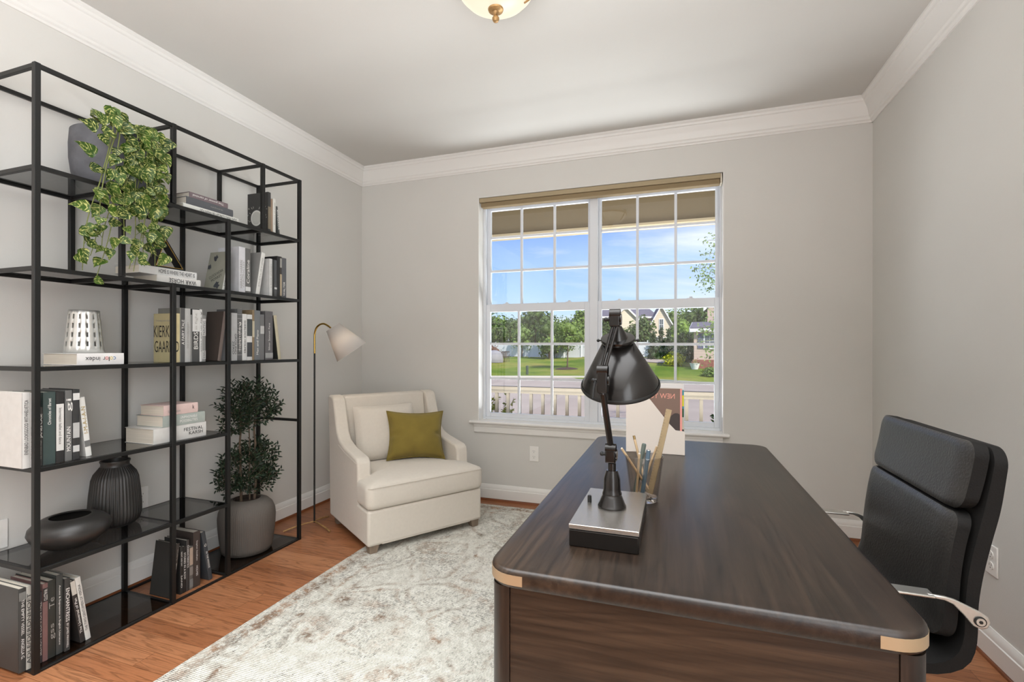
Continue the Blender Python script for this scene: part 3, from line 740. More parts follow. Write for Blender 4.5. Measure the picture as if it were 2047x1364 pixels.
stand('dark grey book with script title Coraline, fourth shelf', 4, 2.029, .034, .249, (100, 100, 98), d=.15, group=g4, titles=[('Coraline', .12, .13, .018, W_, 'U')], bands=[(.012, .036, (214, 214, 212))])
stand('white spined grey book leaning right past Coraline, fourth shelf', 4, 2.098, .026, .246, (140, 140, 138), d=.15, lean=.041, group=g4, spine=(220, 220, 216), titles=[('INTELLECTUAL LIFE BY LEMMER', .13, .17, .012, G_, 'U')])
stand('short white book with faint type, behind the leaning white spine', 4, 2.194, .0215, .220, (206, 206, 204), d=.13, group=g4, titles=[('a book of hours', .12, .14, .009, G_, 'U')])
stand('very thin black book between white and charcoal ones, fourth shelf', 4, 2.216, .0145, .218, (44, 44, 44), d=.12, group=g4)
stand('slim charcoal book with small white patch low on spine, fourth shelf', 4, 2.231, .0185, .218, (78, 80, 82), d=.12, group=g4, bands=[(.045, .056, (206, 206, 206))])
stand('taller black book left of the tan striped one, fourth shelf', 4, 2.250, .0225, .245, (36, 36, 36), d=.15, group=g4)
stand('black book with tan stripe up its spine, fourth shelf', 4, 2.273, .0145, .246, (60, 56, 52), d=.14, group=g4, bands=[(.01, .14, (176, 160, 134)), (.18, .235, (158, 156, 150))])
stand('grey book titled WALTER, last on fourth shelf', 4, 2.288, .035, .242, (88, 89, 92), d=.14, group=g4, titles=[('WALTER', .055, .085, .015, W_, 'U')])
# level 5
nb = stand('black book with white oval medallion on its cover, top shelf', 5, 2.183, .0215, .235, (58, 58, 57), d=.154, group=g5, bands=[(.02, .15, (128, 118, 100))])
MB().prism([(-.085 + .042 * math.cos(a), .088 + .046 * math.sin(a)) for a in [2 * PI * i / 28 for i in range(28)]], -.0012, -.0003, 'y').build('medallion', bookmat((206, 206, 200)), nb, smooth=False, local=True)
MB().prism([(-.085 + .034 * math.cos(a), .088 + .038 * math.sin(a)) for a in [2 * PI * i / 28 for i in range(28)]], -.0016, -.0010, 'y').build('medallion', bookmat((182, 182, 176)), nb, smooth=False, local=True)
rr = random.Random(5)
orn = MB()
for i in range(46):
    x, z = rr.uniform(-.15, -.008), rr.uniform(.006, .158)
    if ((x + .085) / .05) ** 2 + ((z - .088) / .055) ** 2 < 1: continue
    a = rr.uniform(0, PI); L = rr.uniform(.004, .009)
    dx, dz = math.cos(a) * L, math.sin(a) * L; nx_, nz_ = -math.sin(a) * .0016, math.cos(a) * .0016
    orn.prism([(x - dx, z - dz), (x + nx_, z + nz_), (x + dx, z + dz), (x - nx_, z - nz_)], -.0010, -.0003, 'y')
orn.build('cover_ornament', bookmat((178, 178, 170)), nb, smooth=False, local=True)
stand('thin brown book between the medallion book and the white one, top shelf', 5, 2.205, .0145, .201, (150, 128, 108), d=.13, group=g5)
stand('thin white upright book on the top shelf', 5, 2.220, .0205, .208, (220, 219, 212), d=.13, group=g5, titles=[('Poems of sleep', .12, .13, .009, G_, 'U')])
stand('small dark speckled book leaning left at end of top shelf', 5, 2.258, .015, .168, (72, 76, 74), d=.12, lean=-.018, group=g5, titles=[('xoxoxox', .09, .12, .010, W_, 'U')])

# lying stacks
s5 = 'book stack on the top glass shelf'; z = Z(5) + .0005
lying('white book with black capitals along the spine, bottom of the top shelf stack', z, 1.672, .309, .025, .19, (220, 220, 214), flip=True, group=s5, titles=[('LIGHT VIDEO CONCEPT BETWEEN YOU', .19, .21, .015, K_, 'D')])
lying('dark slate book in the middle of the top shelf stack', z + .0255, 1.688, .258, .036, .18, (84, 86, 90), flip=True, group=s5, titles=[('the photographer', .16, .07, .010, G_, 'D')])
lying('mauve grey book titled The power of carnival, topmost of its stack', z + .062, 1.703, .212, .026, .161, (112, 98, 102), flip=True, group=s5, titles=[('The power of carnival', .10, .17, .014, W_, 'D')])
s4 = 'book stack under the triangle sculpture'; z = Z(4) + .0005
lying('white book titled WAR HORSE upside down, under the HOME book', z, 1.553, .212, .034, .165, (214, 212, 208), flip=True, x=-2.25, group=s4, titles=[('WAR HORSE', .12, .135, .020, K_, 'D')])
lying('white book titled HOME IS WHERE THE HEART IS, under the black triangle', z + .0345, 1.484, .270, .036, .165, (208, 208, 206), x=-2.262, group=s4, titles=[('HOME IS WHERE THE HEART IS', .100, .175, .019, K_, 'D')])
cx = lying('white book titled color index upside down, under the steel votive', Z(3) + .0005, 1.240, .170, .047, .22, (224, 222, 220), flip=True, group='single lying book')
M_red = mat('ink_red', (206, 92, 88), .6); M_yel = mat('ink_yellow', (206, 180, 80), .6); M_blu = mat('ink_blue', (84, 118, 160), .6)
for (ch, zc, L, mm) in (('c', .133, .010, M_blu), ('o', .121, .011, M_yel), ('l', .1125, .003, K_), ('o', .104, .011, M_red), ('r', .094, .007, K_), ('index', .054, .052, K_)):
    text(ch, cx, (.0026, .0225, zc), *DNR, L, .013 if ch in 'cor' else .018, mm)
s2 = 'book stack behind the centre post'; z = Z(2) + .0005
lying('white book titled FESTIVAL KARSH, bottom of the stack with the pink book', z, 1.536, .258, .070, .19, (206, 204, 200), x=-2.248, group=s2, titles=[('FESTIVAL', .068, .098, .016, K_, 'D', .045), ('KARSH', .055, .072, .016, K_, 'D', .025)])
lying('pale green grey book titled UNIMAGINABLE POSSIBILITIES, middle of its stack', z + .0705, 1.580, .209, .052, .18, (164, 172, 166), x=-2.250, group=s2, titles=[('UNIMAGINABLE', .085, .085, .013, W_, 'D', .036), ('POSSIBILITIES', .085, .088, .013, W_, 'D', .018)])
lying('pale pink book with tiny black bird, topmost of its stack', z + .123, 1.585, .168, .048, .16, (216, 190, 184), x=-2.252, group=s2, titles=[('Summer house', .12, .06, .011, G_, 'D', .018), ('k', .025, .010, .020, K_, 'D', .028)])

# ------------------------------------------------------------------ bookcase ornaments
tr = thing('triangle_sculpture', 'black and brass open triangle frame standing on the HOME book', 'sculpture', (-2.29, 1.625, Z(4) + .0715))
P3 = [(1.548, 0), (1.702, 0), (1.600, .152)]
def tri(inset, x0, x1, m, nm):
    zb = Z(4) + .0715; cyy = sum(p[0] for p in P3) / 3; czz = .045
    A = [(p[0], zb + p[1]) for p in P3]
    def ins(k): return [(cyy + (p[0] - cyy) * k, zb + czz + (p[1] - czz) * k) for p in P3]
    o_, i_ = ins(inset[0]), ins(inset[1]); q = MB()
    for i in range(3):
        j = (i + 1) % 3
        q.prism([o_[i], o_[j], i_[j], i_[i]], x0, x1, 'x')
    q.build(nm, m, tr, smooth=False)
tri((1.0, .84), -2.315, -2.268, M_black, 'frame')
tri((.845, .80), -2.2695, -2.2665, M_gold, 'brass_lining')

# steel votive with punched windows
cu = thing('steel_votive', 'perforated brushed steel tapered votive on the color index book', 'candle holder', (-2.37, 1.335, Z(3) + .048))
M_steel = mat('brushed_steel', (226, 226, 222), 0.38, metal=0.85, bump=0.1, bscale=200, stretch=(1, 1, .05))
vm = MB(); H0 = .180; r0, r1 = .066, .050; zs = [0]; hole = []
rows = [(.028, .048), (.066, .086), (.104, .124), (.142, .162)]
for a, b_ in rows: zs += [a, b_]
zs.append(H0); NC = 15; an = []
for i in range(NC): an += [2 * PI * (i + q_) / NC for q_ in (0, .30, .53, .77)]
vs = []; N = len(an)
for z_ in zs:
    r_ = r0 + (r1 - r0) * z_ / H0
    for a in an: vs.append((r_ * math.cos(a), r_ * math.sin(a), z_))
fs = []
for k in range(len(zs) - 1):
    for i in range(N):
        if k % 2 == 1 and i % 4 == 0: continue
        j = (i + 1) % N; fs.append((k * N + i, k * N + j, (k + 1) * N + j, (k + 1) * N + i))
vm.add(vs, fs); vm.build('punched_shell', M_steel, cu, local=True, solid=.0012, angle=89)
MB().lathe([(.064, .0006), (.064, .003)], n=30).build('base_disc', M_steel, cu, local=True)

# low bowl vase and ribbed vase
M_cer = mat('black_ceramic', (44, 42, 40), 0.38, var=.1, vscale=12, bump=.05, bscale=60)
bv = thing('bowl_vase', 'low squat black ceramic vase with wide mouth beside the ribbed vase', 'vase', (-2.352, 1.277, Z(1) + .0005))
prof = [(.040, 0), (.062, .004), (.096, .022), (.122, .048), (.132, .072), (.128, .092), (.112, .110), (.090, .122), (.070, .127), (.066, .126), (.066, .122), (.085, .114), (.100, .098), (.104, .070), (.085, .03), (.02, .012)]
MB().lathe(prof, n=56).build('body', M_cer, bv, local=True, angle=60)
rv = thing('ribbed_vase', 'tall ribbed black ceramic vase on the first glass shelf', 'vase', (-2.440, 1.497, Z(1) + .0005))
prof = [(.055, 0), (.072, .004), (.090, .022), (.097, .050), (.097, .090), (.093, .150), (.086, .215), (.078, .240), (.062, .262), (.055, .272)]
MB().lathe(prof, n=44 * 6, flute=44, famp=.016, cap1=False).build('body', M_cer, rv, local=True, angle=180)
MB().lathe([(.056, .268), (.053, .276), (.053, .286), (.057, .294), (.056, .298), (.051, .297), (.049, .280), (.045, .20), (.05, .1), (.02, .02)], n=48, cap0=False).build('neck', M_cer, rv, local=True, angle=60)

# ficus in a ribbed pot
M_pot = mat('taupe_ribbed_clay', (92, 86, 80), 0.8, var=.06, vscale=10)
M_ficus = leaf_material('ficus_leaf', (24, 38, 26), (38, 58, 36), trans=.12, rough=.5)
M_bark = mat('ficus_bark', (92, 76, 62), .85, var=.25, vscale=30)
M_soil = mat('potting_soil', (56, 44, 36), .95, var=.3, vscale=60, bump=.4, bscale=120)
pp = thing('potted_ficus', 'dark green two tier ficus tree in ribbed taupe pot in the bookcase', 'potted plant', (-2.385, 2.165, Z(0) + .0005))
prof = [(.112, 0), (.128, .004), (.135, .03), (.143, .09), (.149, .15), (.151, .20), (.147, .235), (.134, .267), (.112, .290), (.088, .300), (.072, .303)]
MB().lathe(prof, n=90 * 4, flute=90, famp=.006, cap1=False).build('pot', M_pot, pp, local=True, angle=180)
MB().lathe([(.073, .300), (.068, .303), (.064, .300), (.064, .285), (.002, .290)], n=40, cap0=False).build('soil', M_soil, pp, local=True)
def ficus():
    rnd = random.Random(3)
    st = MB()
    for (bx, by, tx, ty, zt, r_) in ((-.01, -.03, -.005, -.045, .80, .008), (.01, .045, .0, .055, .78, .008), (.0, .01, .0, .02, .82, .005)):
        pts = [Vector((bx + (tx - bx) * k / 6 + rnd.uniform(-.006, .006), by + (ty - by) * k / 6 + rnd.uniform(-.006, .006), .286 + (zt - .286) * k / 6)) for k in range(7)]
        st.tube(pts, r_, 7, r_ * .6)
    fo = MB(); tw = MB()
    lob = [((0, -.045, .880), (.11, .11, .105), 480), ((.0, .055, .895), (.10, .09, .09), 320), ((.0, .150, .835), (.07, .065, .075), 220), ((.0, -.085, .76), (.095, .075, .08), 260), ((.02, .03, .785), (.09, .10, .06), 200),
           ((0, -.04, .47), (.13, .115, .11), 520), ((.01, .04, .40), (.12, .11, .07), 320), ((.0, .12, .53), (.08, .065, .10), 300), ((.0, -.125, .44), (.08, .06, .08), 220), ((.0, .135, .43), (.07, .06, .06), 200), ((.0, .02, .56), (.10, .10, .05), 220)]
    for (c, s3, n) in lob:
        c = Vector(c)
        for i in range(n // 7):
            d = Vector((rnd.gauss(0, 1), rnd.gauss(0, 1), rnd.gauss(0, 1))).normalized()
            rad = rnd.uniform(.45, 1.0) ** .6
            p = c + Vector((d.x * s3[0], d.y * s3[1], d.z * s3[2])) * rad
            p.x = min(max(p.x, -.150), .150)
            up = (d * .8 + Vector((0, 0, .7)) + Vector((rnd.uniform(-.4, .4), rnd.uniform(-.4, .4), rnd.uniform(-.2, .3)))).normalized()
            tw.tube([p - up * .03, p, p + up * .03], .0012, 4, .0006)
            for k in range(7):
                t = k / 6
                a = k * 2.4 + rnd.uniform(-.3, .3)
                side = up.cross(Vector((math.cos(a), math.sin(a), .3))).normalized()
                dd = (up * .9 + side * .85).normalized()
                q = p + up * (.03 * (t * 2 - 1))
                if -.165 < q.x + dd.x * .03 < .16:
                    fo.leaf(q, dd, side.cross(dd) + Vector((0, 0, .3)), rnd.uniform(.022, .034), rnd.uniform(.008, .012), curl=.2)
    st.build('stem', M_bark, pp, local=True); tw.build('twigs', M_bark, pp, local=True)
    fo.build('foliage', M_ficus, pp, local=True, smooth=False)
ficus()

# trailing pothos in a concrete pot
M_conc = mat('dark_concrete', (92, 92, 96), .85, var=.22, vscale=14, bump=.35, bscale=90)
M_poth = leaf_material('pothos_leaf', (34, 60, 18), (66, 96, 30), pale=(190, 190, 116), trans=.18, rough=.36)
M_vine = mat('pothos_vine', (108, 116, 58), .6)
hp = thing('potted_pothos', 'variegated trailing pothos in round concrete pot on the top shelf', 'potted plant', (-2.385, 1.455, Z(5) + .0005))
prof = [(.085, 0), (.105, .004), (.126, .03), (.143, .08), (.150, .14), (.151, .20), (.147, .262), (.143, .266), (.138, .262), (.139, .225), (.002, .228)]
MB().lathe(prof, n=56).build('pot', M_conc, hp, local=True, angle=50)
def pothos():
    rnd = random.Random(8)
    vn = MB(); lf = MB()
    zr = Z(5)
    F = Vector((1, 0, 0))
    def put(p, L, d=None, face=None):
        d = d or Vector((rnd.uniform(-.1, .35), rnd.uniform(-.7, .9), rnd.uniform(-1.0, .15)))
        face = face or Vector((1.0, rnd.uniform(-.9, .3), rnd.uniform(-.1, .7)))
        lf.leaf(p - d.normalized() * L * .5, d, face, L, L * rnd.uniform(.66, .82), 'heart', curl=rnd.uniform(.05, .35))
    # vines: (y start, y end, z end)
    vines = [(1.36, 1.215, 1.50), (1.37, 1.235, 1.56), (1.38, 1.285, 1.47), (1.42, 1.305, 1.60), (1.43, 1.345, 1.66), (1.45, 1.385, 1.53), (1.47, 1.415, 1.52), (1.49, 1.445, 1.55), (1.50, 1.475, 1.56), (1.50, 1.495, 1.60), (1.51, 1.515, 1.66), (1.47, 1.43, 1.74), (1.49, 1.48, 1.75), (1.51, 1.515, 1.80)]
    for k, (ys, ye, ze) in enumerate(vines):
        a0 = Vector((-2.30, ys, zr + .25)); n = 15; pts = []
        xo = -2.19 + rnd.uniform(-.008, .03)
        for i in range(n):
            t = i / (n - 1)
            zz = (zr + .26) + (.03 * math.sin(min(t * 6, PI)) if t < .5 else 0) - ((zr + .26) - ze) * max(0, (t - .08) / .92) ** 1.05
            xx = a0.x + (xo - a0.x) * min(1, t * 6) ** .7
            yy = ys + (ye - ys) * t + .018 * math.sin(t * 7 + k * 1.7) * t
            pts.append(Vector((xx, yy, zz)))
        vn.tube(pts, .0026, 6, .0014)
        m = 10 if k < 11 else 6
        for j in range(m):
            t = (j + .6) / m
            p = pts[min(n - 1, int(t * (n - 1) + .5))]
            L = rnd.uniform(.044, .068) * (1.12 if rnd.random() < .25 else 1)
            o = Vector((rnd.uniform(.0, .035), rnd.choice((-1, 1)) * rnd.uniform(.006, .04), rnd.uniform(-.02, .02)))
            q = p + o; q.x = max(q.x, -2.205)
            vn.tube([p, (p + q) / 2 + Vector((.004, 0, .006)), q], .0010, 5)
            put(q, L)
    # crown on the pot
    for i in range(56):
        a = rnd.uniform(-1.9, 1.9); r_ = rnd.uniform(.02, .15)
        p = Vector((-2.385 + r_ * math.cos(a), 1.455 + r_ * math.sin(a), zr + .235 + rnd.uniform(0, .07)))
        put(p, rnd.uniform(.045, .066), Vector((math.cos(a), math.sin(a), rnd.uniform(-.4, .7))), Vector((.7, rnd.uniform(-.8, .2), .8)))
    # extra mass on the right shoulder
    for i in range(44):
        p = Vector((-2.195 + rnd.uniform(0, .05), rnd.uniform(1.39, 1.52), zr + rnd.uniform(-.10, .21)))
        put(p, rnd.uniform(.042, .066))
    # a few large isolated leaves
    for (y, z_, L, dy, dz) in ((1.225, 1.975, .070, -1, .5), (1.205, 1.745, .064, -1, 0), (1.275, 2.12, .064, -.7, .6), (1.235, 2.07, .060, -.8, .3), (1.33, 1.83, .072, 1, -.4), (1.335, 1.755, .070, .9, .1), (1.272, 1.462, .044, .8, -.3), (1.22, 1.555, .056, .3, -1), (1.25, 1.60, .046, .8, -.6), (1.405, 1.63, .062, -.5, -.7), (1.51, 1.66, .082, 1, .1), (1.52, 1.80, .060, .8, .1), (1.36, 1.92, .062, .3, -1), (1.315, 1.90, .050, -.2, -1), (1.48, 2.13, .058, .2, 1)):
        put(Vector((-2.165, y, z_)), L, Vector((.1, dy, dz)), Vector((1, -.35, .25)))
    vn.build('vines', M_vine, hp); lf.build('foliage', M_poth, hp, smooth=True, angle=80)
    MB().lathe([(.136, .226), (.002, .236)], n=40, cap0=False, cap1=False).build('soil', M_soil, hp, local=True)
pothos()

# ================================================================== FLOOR LAMP
fl_ = thing('floor_lamp', 'slim black floor lamp with brass neck and grey linen cone shade', 'floor lamp', (-2.30, 2.62, 0))
M_shadefab = bpy.data.materials.new('linen_shade'); M_shadefab.use_nodes = True
t_ = M_shadefab.node_tree; q_ = NB(t_); b_s = t_.nodes['Principled BSDF']
b_s.inputs['Base Color'].default_value = lin((214, 210, 206)); b_s.inputs['Roughness'].default_value = .9
tl_ = q_.n('ShaderNodeBsdfTranslucent'); tl_.inputs[0].default_value = lin((214, 208, 200)); ms_ = q_.n('ShaderNodeMixShader'); ms_.inputs[0].default_value = .35
o_m = [n for n in t_.nodes if n.type == 'OUTPUT_MATERIAL'][0]
q_.l(b_s.outputs[0], ms_.inputs[1]); q_.l(tl_.outputs[0], ms_.inputs[2]); q_.l(ms_.outputs[0], o_m.inputs[0])
lx, ly = -2.297, 2.620
MB().cyl((lx, ly, .022), (lx, ly, 1.168), .0058, n=14).build('pole', M_black, fl_)
arc = [Vector((lx, ly, 1.16)), Vector((lx, ly, 1.21)), Vector((lx, ly, 1.27)), Vector((lx + .004, ly, 1.305)), Vector((lx + .018, ly, 1.334)), Vector((lx + .042, ly, 1.352)), Vector((lx + .070, ly, 1.358)), Vector((lx + .098, ly, 1.350)), Vector((lx + .122, ly, 1.336)), Vector((lx + .140, ly, 1.322)), Vector((lx + .155, ly, 1.303))]
MB().tube(catmull(arc, 5), .0062, 12).build('neck', M_gold, fl_)
A0 = Vector((-2.150, 2.622, 1.334)); ax_ = Vector((.458, .367, -.81)); ax_.normalize()
M_sh = Matrix.Translation(A0) @ ax_.to_track_quat('Z', 'Y').to_matrix().to_4x4()
ns = 48
shp = MB().lathe([(.0485, 0), (.111, .200)], n=ns, M=M_sh, cap0=False, cap1=False)
shade = shp.build('lamp_shade', M_shadefab, fl_, solid=.0015)
rg = MB()
for r_, z_ in ((.0495, .0), (.112, .2)):
    rg.lathe([(r_ - .002, z_ - .001), (r_ + .0004, z_ - .001), (r_ + .0004, z_ + .002), (r_ - .002, z_ + .002)], n=ns, M=M_sh, cap0=False, cap1=False)
rg.build('shade_trim', M_shadefab, shade)
sp = MB().lathe([(.0485, .004), (.0, .0041)], n=24, M=M_sh, cap0=False, cap1=False); sp.build('shade_top', M_shadefab, shade)
bb = M_sh @ Vector((0, 0, .10))
MB().ball(bb, .024, 10).build('bulb', emissive('warm_bulb', (255, 214, 160), 6), fl_)
MB().lathe([(.013, .03), (.013, .08)], n=14, M=M_sh).build('socket', M_gold, fl_)
light('floor_lamp_bulb', 'POINT', tuple(bb + ax_ * .03), 0.6, (1.0, .82, .60), radius=.024)
for (ex, ey) in ((-2.314, 2.775), (-2.115, 2.555), (-2.40, 2.455)):
    d = Vector((ex - lx, ey - ly, 0))
    pts = [Vector((lx, ly, .030)) + d * t + Vector((0, 0, -.022 * t * t)) for t in (0, .25, .5, .75, 1)]
    MB().tube(pts, .0042, 8, .0058).build('leg', M_antique, fl_)

# ================================================================== ARMCHAIR
ac_rot = math.atan2(-.832, -.553)
ac = thing('armchair', 'cream linen upholstered armchair with loose cushion in the corner', 'armchair', (-1.735, 2.835, 0), (0, 0, ac_rot))
HW = .388
def soft(o, b, s=3, sub=0):
    for md in list(o.modifiers): o.modifiers.remove(md)
    m = o.modifiers.new('bevel', 'BEVEL'); m.width = b; m.segments = s; m.limit_method = 'ANGLE'; m.angle_limit = math.radians(28)
    if sub:
        mm = o.modifiers.new('sub', 'SUBSURF'); mm.levels = sub; mm.render_levels = sub
side = [(.352, .055), (.352, .262), (.185, .262), (.185, .47), (.176, .510), (.150, .530), (-.05, .560), (-.155, .590), (-.205, .640), (-.285, .850), (-.315, .866), (-.385, .872), (-.400, .850), (-.375, .60), (-.352, .055)]
for s in (-1, 1):
    x0, x1 = (HW - .085, HW) if s > 0 else (-HW, -HW + .085)
    soft(MB().prism(side, x0, x1, 'x').build('side_panel', M_linen, ac, local=True, angle=30), .016)
    # seam piping on the inner wing
    pts = [Vector((s * (HW + .0012), y, z_)) for y, z_ in ((.160, .50), (-.05, .53), (-.165, .56))]
    MB().tube(pts, .0018, 6).build('piping', M_linen, ac, local=True)
soft(MB().prism([(-.20, .26), (-.235, .45), (-.315, .862), (-.395, .868), (-.370, .60), (-.345, .26)], -HW + .084, HW - .084, 'x').build('back_panel', M_linen, ac, local=True), .014)
soft(MB().prism([(-.335, .055), (-.335, .262), (.352, .262), (.352, .055)], -HW + .084, HW - .084, 'x').build('seat_base', M_linen, ac, local=True), .006)
soft(MB().box(-HW - .0008, HW + .0008, .12, .354, .056, .2625).build('front_rail', M_linen, ac, local=True), .016)
def pad(name, poly, z0, z1, m, parent, crown=.025, b=.03, n=14, xr=None):
    """upholstered slab from a plan outline with a domed top"""
    xs = [p[0] for p in poly]; ys = [p[1] for p in poly]
    pts = []
    K = len(poly)
    o = MB()
    def ring(k, z): return [((cxx + (p[0] - cxx) * k), (cyy + (p[1] - cyy) * k), z) for p in dense]
    cxx, cyy = (min(xs) + max(xs)) / 2, (min(ys) + max(ys)) / 2
    dense = []
    for i in range(K):
        a, c = Vector(poly[i]), Vector(poly[(i + 1) % K]); m_ = max(1, int((c - a).length / .03))
        for j in range(m_): dense.append(tuple(a + (c - a) * j / m_))
    D = len(dense); W0 = max(xs) - min(xs)
    rings = [ring(.965, z0), ring(.99, z0 + b * .35), ring(1.0, z0 + b), ring(1.0, z1 - b), ring(.988, z1 - b * .35), ring(.962, z1)]
    for k, h_ in ((.85, .45), (.65, .75), (.4, .93), (.15, 1.0)): rings.append(ring(k, z1 + crown * h_))
    vs = [p for r in rings for p in r]; fs = []
    for r in range(len(rings) - 1):
        for i in range(D):
            j = (i + 1) % D; fs.append((r * D + i, r * D + j, (r + 1) * D + j, (r + 1) * D + i))
    fs.append([(len(rings) - 1) * D + i for i in range(D)]); fs.append(list(range(D))[::-1])
    o.add(vs, fs)
    return o.build(name, m, parent, local=True, angle=75)
xi = HW - .083
cush = pad('seat_cushion', [(-xi, -.235), (xi, -.235), (xi, .188), (HW + .006, .190), (HW + .008, .345), (HW - .012, .368), (-HW + .012, .368), (-HW - .008, .345), (-HW - .006, .190), (-xi, .188)], .268, .405, M_linen, ac, crown=.035)
pp_ = [(-HW + .005, .372), (HW - .005, .372)]
MB().tube([Vector((-HW, .352, .392)), Vector((-HW + .014, .370, .394)), Vector((0, .3705, .395)), Vector((HW - .014, .370, .394)), Vector((HW, .352, .392))], .0022, 6).build('piping', M_linen, cush, local=True)
for (x, y) in ((.345, .312), (-.345, .312), (.335, -.300), (-.335, -.300)):
    sx_ = 1 if x > 0 else -1; sy_ = 1 if y > 0 else -1
    t = .030; b2 = .022; lg = MB()
    wp = WM[ac.name] @ Vector((x, y, 0)); zf = .0098 if (abs(wp.x + .54) < 1.2 and abs(wp.y - 1.865) < 1.5) else .0003
    top = [(x - t, y - t, .056), (x + t, y - t, .056), (x + t, y + t, .056), (x - t, y + t, .056)]
    cxb, cyb = x + sx_ * .004, y + sy_ * .004
    bot = [(cxb - b2, cyb - b2, zf), (cxb + b2, cyb - b2, zf), (cxb + b2, cyb + b2, zf), (cxb - b2, cyb + b2, zf)]
    lg.add(bot + top, [(3, 2, 1, 0), (4, 5, 6, 7)] + [(i, (i + 1) % 4, (i + 1) % 4 + 4, i + 4) for i in range(4)])
    lg.build('leg', M_wleg, ac, local=True, bevel=.002)

def pillow(mb, w, h_, t, concave=.0, n=20, flange=0.0, M=None, crease=None):
    vs = []; fs = []
    def P(u, v, s):
        e = (1 - abs(u) ** 2.6) * (1 - abs(v) ** 2.6)
        th = t / 2 * max(0, e) ** .48
        x = u * w / 2 * (1 - concave * (1 - v * v)); z = v * h_ / 2 * (1 - concave * (1 - u * u))
        if crease: th *= crease(u, v)
        return (x, s * th, z)
    N = n + 1
    for s in (1, -1):
        for i in range(N):
            for j in range(N): vs.append(P(-1 + 2 * i / n, -1 + 2 * j / n, s))
    for s in (0, 1):
        for i in range(n):
            for j in range(n):
                a = s * N * N + i * N + j; q = (a, a + 1, a + N + 1, a + N)
                fs.append(q if s == 0 else q[::-1])
    mb.add(vs, fs, M); return mb
M1 = Matrix.Translation((.055, -.185, .612)) @ Matrix.Rotation(math.radians(-4), 4, 'Z') @ Matrix.Rotation(math.radians(16), 4, 'X')
pc = MB(); pillow(pc, .43, .38, .15, .02, 22, M=M1)
bcush = pc.build('back_cushion', M_linen, ac, local=True, angle=120)
yp = thing('throw_pillow', 'olive gold velvet square pillow leaning on the armchair cushion', 'pillow', (-1.735, 2.835, 0), (0, 0, ac_rot))
yp.location = (-1.735, 2.835, 0)
M2 = Matrix.Translation((-.100, -.035, .592)) @ Matrix.Rotation(math.radians(-14), 4, 'Z') @ Matrix.Rotation(math.radians(20), 4, 'X') @ Matrix.Rotation(math.radians(-3), 4, 'Y')
def cz(u, v): return 1 - .6 * math.exp(-((abs(u) - 1) ** 2 / .06 + (v) ** 2 / .012)) - .5 * math.exp(-((v + 1) ** 2 / .05 + (u - .1) ** 2 / .012)) + .06 * math.sin(5 * u + 3 * v) * math.sin(4 * v - u)
pb_ = MB(); pillow(pb_, 0.395, .335, .175, .12, 30, M=M2, crease=cz)
pb_.build('pillow_body', M_velvet, yp, local=True, angle=150)
ed = []
for k in range(4 * 24):
    s4_ = k // 24; tt = -1 + 2 * (k % 24) / 24
    u, v = ((tt, -1), (1, tt), (-tt, 1), (-1, -tt))[s4_]
    ed.append(M2 @ Vector((u * .395 / 2 * (1 - .12 * (1 - v * v)) * 1.012, 0, v * .335 / 2 * (1 - .12 * (1 - u * u)) * 1.012)))
MB().tube(ed + [ed[0]], .0032, 6).build('flange', M_velvet, yp, local=True)

# ================================================================== DESK
DX0, DX1, DY0, DY1, DZ = -.366, .386, .895, 2.424, .76
desk = thing('desk', 'dark walnut desk with rounded brass trimmed corners in the foreground', 'desk', (.01, 1.66, 0))
def rrect(x0, x1, y0, y1, r, n=8):
    p = []
    for (cx_, cy_, a0) in ((x1 - r, y0 + r, -PI / 2), (x1 - r, y1 - r, 0), (x0 + r, y1 - r, PI / 2), (x0 + r, y0 + r, PI)):
        for i in range(n + 1):
            a = a0 + PI / 2 * i / n; p.append((cx_ + r * math.cos(a), cy_ + r * math.sin(a)))
    return p
RC = .062
dt = MB(); rings = []
for ins, z in ((.010, DZ - .038), (.003, DZ - .036), (0, DZ - .030), (0, DZ - .009), (.0015, DZ - .004), (.005, DZ - .001), (.009, DZ)):
    rings.append([(x, y, z) for x, y in rrect(DX0 + ins, DX1 - ins, DY0 + ins, DY1 - ins, RC - ins)])
n_ = len(rings[0])
fs = [(r * n_ + i, r * n_ + (i + 1) % n_, (r + 1) * n_ + (i + 1) % n_, (r + 1) * n_ + i) for r in range(len(rings) - 1) for i in range(n_)]
fs += [[(len(rings) - 1) * n_ + i for i in range(n_)], list(range(n_))[::-1]]
dt.add([p for r in rings for p in r], fs)
dtop = dt.build('desktop', M_walnut_top, desk, angle=40)
